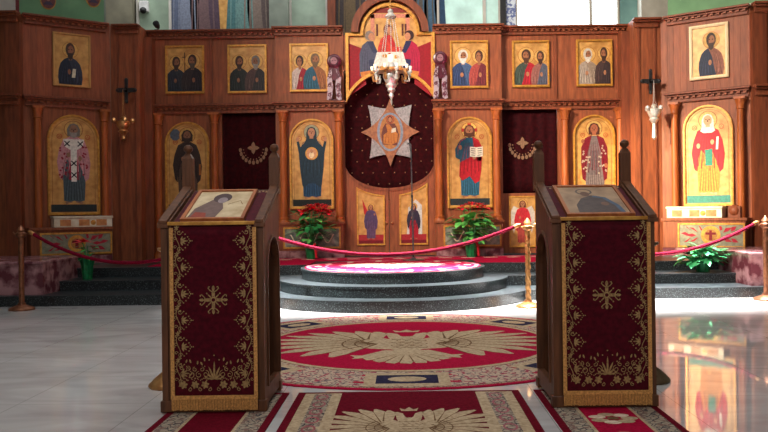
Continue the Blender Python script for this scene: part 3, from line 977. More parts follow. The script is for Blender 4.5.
small_icon('framed icon of two dark saints, one white bearded, on the dim side', 228, 267, 45, 93.5, [(-.2, .46, .78, dict(robe=(46, 50, 48), mantle=(38, 42, 40), beard=(54, 40, 34), **dk)), (.22, .48, .78, dict(robe=(78, 60, 56), mantle=(48, 46, 46), beard=(140, 130, 120), hair=(120, 112, 104), lean=-1, **dk))], Y=YS)
small_icon('framed icon of a beardless youth in red beside a saint in blue', 290, 328.5, 44, 92, [(-.24, .44, .76, dict(robe=(196, 180, 170), mantle=(150, 30, 44), hair=(60, 40, 32), lean=-1)), (.16, .52, .8, dict(robe=(150, 92, 54), mantle=(40, 88, 108), beard=(110, 84, 60), hair=(120, 96, 72)))])
small_icon('framed icon of a white bearded saint in blue beside a dusky red one', 450, 488, 41, 88.5, [(-.16, .56, .82, dict(robe=(70, 96, 132), mantle=(50, 66, 104), beard=(222, 214, 204), hair=(206, 196, 184))), (.26, .46, .8, dict(robe=(166, 70, 62), mantle=(110, 40, 48), hair=(70, 40, 32), lean=-1))])
small_icon('framed icon of a saint in bright red mantle beside one in grey', 512, 549, 41, 87.5, [(-.12, .56, .82, dict(robe=(66, 76, 66), mantle=(176, 30, 44), beard=(84, 52, 36), lean=-1)), (.26, .44, .78, dict(robe=(150, 96, 84), mantle=(84, 86, 100), beard=(70, 44, 34), lean=-1))], Y=YS)
small_icon('framed icon of a white bearded pale robed saint next to the sunlit pier', 576, 612, 40, 86.5, [(-.18, .54, .82, dict(robe=(150, 130, 110), mantle=(168, 150, 134), beard=(216, 206, 190), hair=(196, 186, 170))), (.26, .44, .84, dict(robe=(74, 54, 50), mantle=(60, 46, 46), beard=(64, 42, 32), lean=-1))], Y=YS)
small_icon('pale framed icon of one saint in dark blue and brown on the sunlit angled wing', 690, 729, 24.5, 79, [(.06, .62, .84, dict(robe=(140, 84, 66), mantle=(36, 44, 66), beard=(66, 44, 34), hair=(50, 34, 28), lean=1))], (WR_O, WR_A, MR), fm=wood('cream_icon_edge', (236, 216, 176), (220, 194, 146)), wid=.05)

# ---- arched painting over the central opening
pc = at(390, 119.6, YC); RA = 47.6 * YC / F
zb = at(390, 104, YC).z
ta = thing('arched_painting', 'large arched gold framed painting of three robed figures at a table', 'painting', (ac.x, YC - 0.002, zb))
hw = (db - da) / 2 - 0.005
def trin_outline(ins=0.0):
    h = hw - ins; ri = Rin - ins; r2 = RA + ins
    za = ac.z - zb
    zc = pc.z - zb
    pts = []
    n = 20
    # bottom arc, left to right
    a0 = math.acos(min(1, h / r2))
    for i in range(n + 1):
        a = PI - a0 - (PI - 2 * a0) * i / n
        pts.append((r2 * math.cos(a), zc + r2 * math.sin(a)))
    pts.append((h, za - ins)); pts.append((ri, za - ins))
    for i in range(1, n):
        a = PI * i / n
        pts.append((ri * math.cos(a), za - ins * 0 + ri * math.sin(a)))
    pts.append((-ri, za - ins)); pts.append((-h, za - ins))
    return pts
one(GROUND).prism(trin_outline(0.03), 0.0, 0.028).build('gold_ground', ta)
one(GOLD).band(trin_outline(0), trin_outline(0.055), -0.06, 0.03).build('frame', ta)
zz = lambda py: at(390, py, YC).z - zb
xx = lambda px: at(px, 60, YC).x - ac.x
b = MB()
b.use(paint((146, 14, 30)))
b.flat([(xx(347), zz(42)), (xx(362), zz(48)), (xx(366), zz(84)), (xx(347), zz(97))], -EPS)
b.build('painted_hanging', ta)
b = MB().use(paint((146, 14, 30)))
b.flat([(xx(431), zz(42)), (xx(416), zz(48)), (xx(414), zz(84)), (xx(431), zz(97))], -EPS)
b.build('painted_hanging', ta)
b = MB().use(paint((206, 130, 106))).flat([(xx(371), zz(18)), (xx(410), zz(18)), (xx(410), zz(14)), (xx(371), zz(14))], -EPS).flat([(xx(371), zz(14.5)), (xx(375), zz(14.5)), (xx(375), zz(40)), (xx(371), zz(40))], -EPS).flat([(xx(406), zz(14.5)), (xx(410), zz(14.5)), (xx(410), zz(40)), (xx(406), zz(40))], -EPS)
b.use(paint((130, 44, 40))).flat([(xx(368), zz(13)), (xx(413), zz(13)), (xx(406), zz(8)), (xx(376), zz(8))], -EPS * 1.2)
b.use(paint((90, 40, 34)))
for q in (376.5, 402, 405):
    b.flat([(xx(q), zz(36)), (xx(q + 2), zz(36)), (xx(q + 2), zz(24)), (xx(q), zz(24))], -EPS * 1.1)
b.build('painted_building', ta)
def seated(px, py, sg, robe_c, mant, hair, h=34, skin=(196, 132, 96)):
    """half seated figure at a table, px/py = head place"""
    k = YC / F
    x0, z0 = xx(px), zz(py)
    b = MB()
    q = lambda pts: [(x0 + sg * a * k, z0 - c * k) for a, c in pts]
    b.use(paint((184, 128, 66))).ring(x0, z0, 5.6 * k, 5.9 * k, -2.2 * EPS, 22)
    b.use(paint(robe_c)).flat(q([(-3, 5), (-8, 9), (-11, 18), (-11, h), (6, h), (9, 20), (4, 8), (3, 5)]), -3 * EPS)
    b.use(paint(mant)).flat(q([(-3, 5), (-8, 9), (-11, 18), (-11, h), (0, h), (-2, 24), (9, 22), (13, 20), (12, 17), (3, 17), (-1, 10)]), -3.5 * EPS)
    b.use(paint(tuple(int(v * .6) for v in mant)))
    for t_ in (0, 1, 2):
        b.ribbon(q([(-9 + 3 * t_, h - 1), (-8 + 2.4 * t_, 20), (-5 + 1.5 * t_, 10)]), .5 * k, -4 * EPS, True)
    b.use(paint(hair)).ell(x0 - sg * .6 * k, z0 + .4 * k, 4.6 * k, 5.0 * k, -4 * EPS)
    b.use(paint(skin)).ell(x0 + sg * 1.1 * k, z0 - .6 * k, 2.9 * k, 3.8 * k, -4.5 * EPS)
    b.ell(x0 + sg * 13 * k, z0 - 18.5 * k, 1.6 * k, 1.3 * k, -4.5 * EPS, 8)
    b.build('painted_figure', ta)
seated(370.5, 36, 1, (52, 58, 84), (78, 80, 100), (132, 116, 106), 40)
seated(409, 36, -1, (40, 38, 80), (176, 24, 62), (58, 30, 30), 40)
b0 = len(ta.children)
seated(389, 30, 1, (186, 34, 36), (206, 60, 48), (110, 50, 40), 34)
b = MB().use(paint((236, 226, 214))).flat([(xx(377), zz(52)), (xx(403), zz(52)), (xx(407), zz(66)), (xx(373), zz(66))], -5 * EPS)
b.use(paint((200, 140, 60))).ell(xx(385), zz(56), .05, .035, -5.4 * EPS).ell(xx(396), zz(57), .05, .035, -5.4 * EPS)
b.use(paint((180, 40, 44))).ell(xx(390), zz(55), .04, .04, -5.5 * EPS)
b.use(paint((206, 124, 60))).flat([(xx(360), zz(72)), (xx(372), zz(70)), (xx(374), zz(76)), (xx(362), zz(80))], -5 * EPS).flat([(xx(408), zz(70)), (xx(419), zz(72)), (xx(417), zz(80)), (xx(406), zz(76))], -5 * EPS)
b.build('painted_table', ta)

# ---- curtains
def curtain(label, x0, x1, z0, z1, Y, waves, amp, name='curtain', top=None):
    t = thing(name, label, 'curtain', ((x0 + x1) / 2, Y, z0))
    w = (x1 - x0); H = z1 - z0
    def fn(u, v):
        x = (u - .5) * w
        return (x, amp * math.sin(u * waves * 2 * PI) * (0.5 + .5 * v), v * H)
    b = one(CURTAIN).grid(fn, waves * 10, 6)
    o = b.build('cloth', t, smooth=180)
    sd = o.modifiers.new('thickness', 'SOLIDIFY'); sd.thickness = 0.006; sd.offset = 1
    rod = one(BRASS).tube([(-w / 2 - .03, 0.03, H - .02), (w / 2 + .03, 0.03, H - .02)], 0.012); rod.build('rod', t)
    return t, w, H
tc_, w_, H_ = curtain('dark burgundy curtain with gold dots filling the central arched opening', da - .06, db + .06, at(390, 200, YC).z, at(390, 70, YC).z, YC + 0.24, 6, 0.012)
b = one(mat('dull_gold_dot', (150, 110, 70), (110, 78, 50), scale=40, rough=.7))
for j in range(11):
    for i in range(8):
        x = -w_ / 2 + .18 + (i + .5 * (j % 2)) * .205
        z = .1 + j * .215
        if abs(x) < w_ / 2 - .06:
            b.flat([(x + .017 * math.cos(a * PI / 4) * (1 if a % 2 else .55), z + .017 * math.sin(a * PI / 4) * (1 if a % 2 else .55)) for a in range(8)], -0.018)
b.build('dot_pattern', tc_)
def side_curtain(label, x0, x1, z0, z1, ex, ez, Y):
    t, w, H = curtain(label, x0, x1, z0, z1, Y, 5, 0.012)
    b = one(mat('faded_gold_thread', (140, 104, 72), (104, 74, 52), scale=50, rough=.7))
    ex -= t.location.x; ez -= t.location.z
    y = -0.019
    for a in range(4):
        c_, s_ = math.cos(a * PI / 2), math.sin(a * PI / 2)
        pts = [(.0, .03), (.07, .05), (.11, .03), (.15, 0), (.11, -.03), (.07, -.05), (0, -.03)]
        b.flat([(ex + .8 * (p * c_ - q * s_), ez + .10 + .8 * (p * s_ + q * c_)) for p, q in pts], y - EPS * .2 * a)
    for i in range(11):
        a = PI * 1.02 + PI * .96 * i / 10
        x, z = ex + .25 * math.cos(a), ez + .08 + .26 * math.sin(a)
        b.ell(x, z, .03, .042, y, 8, a)
        b.ell(ex + .19 * math.cos(a), ez + .08 + .2 * math.sin(a), .012, .014, y, 6)
    b.build('embroidered_cross', t)
e = at(253, 153, YS)
side_curtain('dark burgundy door curtain with embroidered cross on the dim side', sl1 + .003, xa - .003, at(250, 197, YS).z, at(250, 109, YS).z, e.x, e.z, YS + 0.06)
e = at(523, 148, YS)
side_curtain('dark burgundy door curtain with embroidered cross hanging above the low side gate', xb + .003, sr0 - .003, at(530, 194, YS).z, at(530, 107, YS).z, e.x, e.z, YS + 0.08)

# ---- star icon
sc = at(390, 131, YC)
ts = thing('star_icon', 'eight pointed silver and gold star icon hung on the dotted burgundy curtain', 'icon', (sc.x, YC + 0.20, sc.z))
def concave(pts, k):
    out = []
    n = len(pts)
    for i in range(n):
        (x0, z0), (x1, z1) = pts[i], pts[(i + 1) % n]
        mx, mz = (x0 + x1) / 2 * k, (z0 + z1) / 2 * k
        for t_ in [j / 6 for j in range(6)]:
            out.append(((1 - t_) ** 2 * x0 + 2 * t_ * (1 - t_) * mx + t_ ** 2 * x1, (1 - t_) ** 2 * z0 + 2 * t_ * (1 - t_) * mz + t_ ** 2 * z1))
    return out
SG = mat('silver_brocade', (158, 152, 152), (122, 116, 118), scale=30, rough=0.6)
one(SG).prism(concave([(.42, .52), (-.42, .52), (-.40, -.50), (.40, -.50)], .72), -0.02, 0.02).build('silver_star', ts)
one(mat('dull_gold_brocade', (160, 100, 62), (128, 74, 46), scale=20, rough=0.6)).prism(concave([(.56, 0), (0, .64), (-.56, 0), (0, -.66)], .5), -0.032, -0.0205).build('gold_star', ts)
b = MB().use(paint((130, 140, 156))).ell(0, 0, .25, .37, -0.034, 28).use(paint((176, 116, 66))).ell(0, 0, .20, .33, -0.0355, 28)
b.use(paint((104, 56, 48))).flat([(-.15, -.24), (.13, -.26), (.17, -.06), (.13, .08), (.09, .16), (-.09, .16), (-.14, .08), (-.17, -.06)], -0.037)
b.use(paint((184, 112, 52))).flat([(-.13, -.22), (.02, -.25), (.13, -.2), (.15, -.04), (.05, .06), (-.02, .15), (-.08, .14), (-.05, .0), (-.13, -.06)], -0.0385)
b.use(paint((140, 78, 40)))
for k in range(4):
    b.ribbon([(-.1 + .06 * k, -.22), (-.08 + .05 * k, -.1), (-.05 + .03 * k, .06)], .010, -0.0395, True)
b.use(paint((206, 196, 176))).flat([(.02, -.02), (.11, .0), (.11, .08), (.03, .06)], -0.0398)
b.use(paint((150, 52, 42))).ring(0, .24, .065, .08, -0.0375, 20)
b.use(paint((84, 44, 34))).ell(0, .24, .05, .062, -0.038)
b.use(paint((176, 116, 82))).ell(0, .235, .034, .046, -0.0395)
b.build('painted_figure', ts)

# ---- central gates with two panels
def gate(label, side, p0, p1, ip0, ip1, figc):
    x0, x1 = (da + .005, XC - .006) if side < 0 else (XC + .006, db - .005)
    t = thing('sanctuary_gate', label, 'gate', ((x0 + x1) / 2, YC + 0.02, ZP + 0.015))
    hw_ = (x1 - x0) / 2
    ze, zm = at(344, 168, YC).z - t.location.z, at(390, 190, YC).z - t.location.z
    n = 12
    def ztop(x):    # concave sweep: high at the post, low at the middle
        u = (x + hw_) / (2 * hw_)
        if side < 0: u = 1 - u
        return zm + (ze - zm) * (1 - math.sqrt(max(0, 1 - (u * .98) ** 2))) * 1.22
    pts = [(-hw_, 0), (hw_, 0)] + [(hw_ - 2 * hw_ * i / n, ztop(hw_ - 2 * hw_ * i / n)) for i in range(n + 1)]
    one(WOOD).prism(pts, 0.0, 0.06).build('leaf', t)
    up = [(hw_ - 2 * hw_ * i / n, ztop(hw_ - 2 * hw_ * i / n)) for i in range(n + 1)]
    one(WOODTRIM).band([(a, c + .04) for a, c in up], [(a, c - .02) for a, c in up], -0.02, 0.065, closed=False).build('top_rail', t)
    i0, i1 = X(ip0) - t.location.x, X(ip1) - t.location.x
    zb0 = at(390, 245, YC).z - t.location.z
    def ol(ins):
        a, d = i0 + ins, i1 - ins
        return [(a, zb0 + ins), (d, zb0 + ins)] + [(d - (d - a) * i / n, ztop(d - (d - a) * i / n) - .10 - ins) for i in range(n + 1)]
    pn = one(GROUND).prism(ol(.02), -0.012, -0.001).build('icon_panel', t)
    one(GOLD).band(ol(0), ol(.028), -0.03, -0.0005).build('gold_border', pn)
    b = MB()
    w = i1 - i0; cx = (i0 + i1) / 2
    H = .82
    b.use(paint((168, 40, 48))).flat(rect(i0 + .03, i1 - .03, zb0 + .03, zb0 + .2), -0.0125)
    b.use(paint((120, 24, 34))).flat(rect(i0 + .03, i1 - .03, zb0 + .03, zb0 + .09), -0.0128)
    if side < 0:
        b.use(paint((190, 36, 40))).flat([(cx - .05, zb0 + .62), (cx - .16, zb0 + .88), (cx - .13, zb0 + .6), (cx - .04, zb0 + .5)], -0.0126)
    else:
        b.use(paint((206, 204, 200))).flat([(cx - .13, zb0 + .2), (cx + .16, zb0 + .2), (cx + .16, zb0 + .75), (cx + .04, zb0 + .86), (cx - .1, zb0 + .7)], -0.0126)
    robe(b, cx, zb0 + .10, H * .84, figc, -0.0125)
    b.build('painted_figure', pn)
    one(BRASS).ball(((hw_ - .05) * -side, -0.02, .62), .02, 10).build('knob', t)
gate('wooden sanctuary gate leaf with panel of an angel in violet', -1, 344, 389, 356, 384, dict(robe=(104, 74, 108), mantle=(84, 64, 100), hair=(110, 60, 40), hands=[(.1, .7)]))
gate('wooden sanctuary gate leaf with panel of a woman in red and dark blue before white', 1, 390, 434, 398.5, 427, dict(robe=(176, 26, 44), mantle=(44, 40, 60), veil=(60, 40, 60), hands=[(-.05, .6)]))
# painting on the low side gate
g0, g1 = X(508, YS) - gt.location.x, X(535, YS) - gt.location.x
gb, gtp = at(520, 247, YS).z - gt.location.z, at(520, 196, YS).z - gt.location.z
pn = one(GROUND).prism(rect(g0, g1, gb, gtp, .02), -0.012, -0.001).build('icon_panel', gt)
one(GOLD).band(rect(g0, g1, gb, gtp), rect(g0, g1, gb, gtp, .028), -0.03, -0.0005).build('gold_border', pn)
b = MB(); robe(b, (g0 + g1) / 2, gb + .05, (gtp - gb) * .88, dict(robe=(176, 70, 60), mantle=(196, 44, 52), hair=(110, 50, 36), wings=(206, 196, 180), hands=[(-.06, .6)]), -0.0125)
b.build('painted_figure', pn)

# ---- seraph standards on the lower cornice
def seraph(label, px, pyt, pyb):
    p = at(px, pyb, YC - 0.10)
    t = thing('seraph_standard', label, 'standard', (p.x, YC - 0.10, ZL1 + 0.001))
    H = at(px, pyt, YC - 0.08).z - ZL1
    DR = mat('dark_red_enamel', (92, 18, 40), (66, 10, 26), scale=20, rough=0.3)
    WH = mat('mottled_white_enamel', (170, 150, 158), (84, 22, 44), scale=16, rough=0.35, lo=.44, hi=.56)
    b = one(DR); b.lathe([(.001, 0), (.115, 0.001), (.135, .012), (.135, .028), (.115, .04), (.001, .041)], n=28)
    b.move(Matrix.Translation((0, .02, H - .16)) @ Matrix.Rotation(R(90), 4, 'X')).build('halo_disc', t)
    b = MB().use(paint((150, 104, 112))).ell(0, H - .16, .06, .075, -0.024).use(paint((70, 24, 40))).ring(0, H - .15, .07, .09, -0.0245, 20)
    b.ell(-.022, H - .15, .012, .008, -0.026, 8).ell(.022, H - .15, .012, .008, -0.026, 8)
    b.build('face', t)
    one(DR).prism([(-.1, H - .28), (.1, H - .28), (.06, .42 * H), (-.06, .42 * H)], -0.01, 0.012).build('breast', t)
    for sg in (-1, 1):
        q = [(sg * .03, H - .30), (sg * .10, H - .36), (sg * .13, .46 * H), (sg * .125, .2 * H), (sg * .14, .02), (sg * .09, 0), (sg * .04, .04), (sg * .02, .3 * H), (sg * .05, .5 * H)]
        one(WH).prism(q, -0.03, -0.011).build('wing', t)
        b = one(DR)
        for k in range(3):
            b.ring(sg * .085, .12 * H + k * .2 * H, .02, .035, -0.0312, 14)
        b.build('wing_ornament', t)
    one(DR).box(-.06, .06, -.0, .06, 0, .03).build('foot', t)
seraph('dark red and white seraph standard on the dim side of the arch', 334.5, 53, 101)
seraph('dark red and white seraph standard on the sunlit side of the arch', 440.5, 50, 99)

# ---- caskets on the wing shelves
def casket(label, p0, p1, y0, y1, O, A, M, pt):
    s0, z0 = on_plane(p0, y1, O, A, 0.3); s1, z1 = on_plane(p1, y0, O, A, 0.3)
    s0 = max(s0, 0.03); s1 = min(s1, WL_L - .06)
    h = z1 - z0
    t = thing('casket', label, 'casket', M @ Vector(((s0 + s1) / 2, -0.17, pt + 0.001)), (0, 0, A))
    w = (s1 - s0) / 2
    one(CREAMSTONE).box(-w, w, -.14, .14, 0, h * .8).build('body', t, bevel=.005)
    one(CREAMSTONE).box(-w - .015, w + .015, -.155, .155, h * .8, h).build('lid', t, bevel=.008)
    OP = mat('orange_inlay', (206, 140, 78), (176, 104, 54), scale=12, rough=.4)
    for q in (-.62, .02, .62):
        one(OP).box(q * w - .13 * w * 1.4, q * w + .13 * w * 1.4, -.146, -.1395, h * .12, h * .68).build('inlay', t)
    one(GOLD).lathe([(.045, 0), (.045, .008)], n=18).move(Matrix.Translation((w * .33, -.14, h * .4)) @ Matrix.Rotation(R(90), 4, 'X')).build('boss', t)
    return t
casket('cream casket with orange inlay on the dim wing shelf', 54, 112, 216.5, 228.5, WL_O, WL_A, ML, ptL)
casket('cream casket with orange inlay glaring white on the sunlit wing shelf', 667, 722, 208, 220, WR_O, WR_A, MR, ptR)

# ---- hanging vigil lamps with crosses on the piers
def vigil(label, px, pyc, pyl0, pyl1, lampm):
    Y = 14.05
    pr = at(px, pyc, 14.30)
    t = thing('vigil_lamp', label, 'lamp', (pr.x, 14.449, pr.z))
    b = one(BLACK)
    b.tube([(0, 0, 0), (0, -.15, .02), (0, -.36, .0)], .014)
    b.build('bracket', t)
    b = one(BLACK)
    k = .16
    b.box(-.03, .03, -.20, -.17, -.2, .2); b.box(-.16, .16, -.20, -.17, -.03, .05)
    for (dx, dz) in ((0, .2), (0, -.2), (-.16, .01), (.16, .01)):
        b.ball((dx, -.185, dz), .035, 10)
    b.build('cross', t, bevel=.004)
    z0 = at(px, pyl0, 14.09).z - t.location.z; z1 = at(px, pyl1, 14.09).z - t.location.z
    b = one(lampm)
    for i in range(3):
        a = 2 * PI * i / 3
        b.tube([(0, -.36, 0), (.02 * math.cos(a), -.36 + .02 * math.sin(a), z0 + .04), (.1 * math.cos(a), -.36 + .1 * math.sin(a), z0 - .12)], .0035, 6)
    b.build('chains', t)
    L = z0 - z1
    b = one(lampm)
    b.lathe([(.02, z0), (.05, z0 - .03), (.035, z0 - .06), (.06, z0 - .09), (.02, z0 - .1)], 0, -.36, 14)
    b.lathe([(.06, z0 - .08), (.13, z0 - .10), (.125, z0 - .15), (.10, z0 - .20), (.07, z0 - .25), (.09, z0 - .28), (.05, z0 - .33), (.03, z0 - .36), (.045, z1 + .04), (.005, z1)], 0, -.36, 16)
    for i in range(4):
        a = 2 * PI * i / 4 + .5
        b.ball((.16 * math.cos(a), -.36 + .16 * math.sin(a), z0 - .08), .045, 8)
    b.build('lamp_bowl', t)
vigil('gilded hanging lamp under a black cross on the dim pier', 127, 91, 116, 141, BRASS)
vigil('silver hanging lamp on chains under a black cross on the sunlit pier', 650, 82, 104, 140, SILVER)

# ---- chandelier lamp
YH = 13.0
ch = at(391, 60, YH)
tl = thing('hanging_lamp', 'white and gold hanging oil lamp on long chains before the arched painting', 'lamp', (ch.x, YH, at(391, 105, YH).z))
zq = lambda py: at(391, py, YH).z - tl.location.z
b = one(BRASS)
b.tube([(0, 0, zq(10)), (0, 0, 5.2)], .012, 8); b.build('suspension_rod', tl)
b = one(SILVER); b.lathe([(.015, zq(9)), (.05, zq(11)), (.04, zq(13)), (.10, zq(17)), (.08, zq(18))], n=18); b.build('cap', tl)
for i in range(5):
    a = 2 * PI * i / 5 + .3
    b = one(SILVER)
    n = 26
    p0 = Vector((.06 * math.cos(a), .06 * math.sin(a), zq(17.5))); p1 = Vector((.21 * math.cos(a), .21 * math.sin(a), zq(69)))
    for j in range(n):
        p = p0.lerp(p1, (j + .5) / n)
        b.ball(tuple(p), .009, 6, sz=1.9)
    b.build('chain', tl)
b = one(BRASS)
b.lathe([(.20, zq(69)), (.23, zq(69)), (.23, zq(72)), (.20, zq(72))], n=30)
b.build('ring', tl)
for i in range(10):
    a = 2 * PI * i / 10
    b = one(BRASS if i % 2 else SILVER)
    c_, s_ = math.cos(a), math.sin(a)
    b.tube([(.21 * c_, .21 * s_, zq(70)), (.27 * c_, .27 * s_, zq(71)), (.31 * c_, .31 * s_, zq(76)), (.29 * c_, .29 * s_, zq(81)), (.24 * c_, .24 * s_, zq(81)), (.22 * c_, .22 * s_, zq(77))], [.014, .022, .026, .024, .020, .012], 8)
    b.ball((.32 * c_, .32 * s_, zq(72)), .032, 8)
    b.build('scroll_arm', tl)
    g = one(glow('sun_glare_glass', (255, 240, 214), 0.8)).lathe([(.010, zq(70.5)), (.022, zq(69)), (.026, zq(66.5)), (.024, zq(66.4))], .32 * c_, .32 * s_, 10)  # emission stands in for sunlight glaring on the cups
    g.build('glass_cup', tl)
b = one(SILVER)
b.lathe([(.03, zq(61)), (.05, zq(63)), (.09, zq(67)), (.13, zq(72)), (.14, zq(77)), (.11, zq(81)), (.075, zq(83.5)), (.095, zq(86)), (.06, zq(88.5)), (.07, zq(90.5)), (.03, zq(93)), (.04, zq(96)), (.013, zq(99)), (.018, zq(102)), (.004, zq(105))], n=22)
b.build('bowl', tl)
g = one(glow('sun_glare_glass', (255, 240, 214), 0.8)).lathe([(.04, zq(62)), (.055, zq(59)), (.06, zq(55)), (.05, zq(54.9))], n=16); g.build('oil_glass', tl)  # same emissive glass, glow in place of sun glare

# ---- mic pole on the platform
p = at(413.5, 261, 13.37)
tm = thing('pole_stand', 'thin grey metal pole stand with hooked top on the platform carpet', 'stand', (p.x, 13.37, ZP + 0.012))
b = one(STEEL); b.lathe([(.19, 0), (.19, .012), (.06, .025), (.03, .05)], n=26); b.build('base', tm)
hh = at(412, 145, 13.37).z - ZP
one(STEEL).tube([(0, 0, .03), (-.01, 0, hh * .55)], .017).build('lower_tube', tm)
one(STEEL).tube([(-.01, 0, hh * .55), (-.022, 0, hh), (-.04, 0, hh + .015), (-.075, -.02, hh + .005)], .012).build('upper_tube', tm)
one(BLACK).lathe([(.018, 0), (.02, .02), (.018, .05)], n=12).move(Matrix.Translation((-.01, 0, hh * .54))).build('clutch', tm)

# ------------------------------------------------------------------ rope posts and ropes
def stanchion(label, x, y, zt, m, twisted=False, r=.034):
    t = thing('rope_post', label, 'rope post', (x, y, 0.001))
    b = one(m); b.lathe([(.17, 0), (.17, .02), (.155, .035), (.10, .055), (.055, .075), (.05, .1)], n=28); b.build('base', t)
    b = one(m)
    if twisted:
        n, k = 60, 12
        base = len(b.v)
        for j in range(n + 1):
            z = .1 + (zt - .24) * j / n
            for i in range(k):
                a = 2 * PI * i / k
                rr = r * (1 + .16 * math.cos(3 * a + z * 60))
                b.v.append((rr * math.cos(a), rr * math.sin(a), z))
        for j in range(n):
            for i in range(k):
                i2 = (i + 1) % k
                b.face([base + j * k + i, base + j * k + i2, base + (j + 1) * k + i2, base + (j + 1) * k + i])
    else:
        b.lathe([(r, .1), (r, zt - .14)], n=16)
    b.build('pole', t)
    b = one(m); b.lathe([(r * 1.2, zt - .15), (r * 1.9, zt - .13), (r * 1.9, zt - .09), (r * 1.2, zt - .07), (r * 1.5, zt - .05), (r * .9, zt - .01), (.004, zt + .02)], n=18)
    for sg in (-1, 1):
        b.tube([(sg * r * 1.8, 0, zt - .11), (sg * (r * 1.8 + .03), 0, zt - .10), (sg * (r * 1.8 + .045), 0, zt - .07)], .01, 6)
    b.build('top_ring', t)
    return t
stanchion('dull copper rope post on the floor at the dim end of the steps', -5.36, 10.88, 1.16, COPPER, r=.036)
stanchion('brass rope post behind the icon stand with the pale icon', -2.2, 10.5, 1.18, BRASS, True)
stanchion('twisted gilded rope post on the floor in front of the round steps', 1.645, 10.5, 1.18, BRASS, True)
stanchion('copper rope post at the sunlit end of the steps', 5.06, 10.96, 1.16, COPPER, r=.036)
def rope(label, p0, p1, sag):
    p0, p1 = Vector(p0), Vector(p1)
    t = thing('barrier_rope', label, 'rope', (p0 + p1) / 2)
    c = (p0 + p1) / 2
    d = (p1 - p0).normalized()
    pts = []
    n = 40
    for i in range(n + 1):
        u = i / n
        p = p0.lerp(p1, u) - Vector((0, 0, sag * 4 * u * (1 - u)))
        pts.append(p - c)
    one(ROPE).tube(pts, .024, 10).build('velvet_rope', t)
    for q, q2 in ((0, 1), (n, n - 1)):
        dd = (pts[q2] - pts[q]).normalized()
        one(BRASS).tube([pts[q] - dd * .04, pts[q] - dd * .002, pts[q] + dd * .05, pts[q] + dd * .055], [.012, .03, .03, .02], 10).build('end_hook', t)
rope('sagging red rope between the copper post and the icon stand on the dim side', (-5.22, 10.87, 1.08), (-2.33, 10.51, 1.1), .44)
rope('sagging crimson rope in front of the round carpeted steps', (-2.07, 10.5, 1.10), (1.515, 10.5, 1.10), .37)
rope('dark red rope between gilded post and the copper post at the sunlit end', (1.775, 10.51, 1.10), (4.93, 10.95, 1.09), .42)

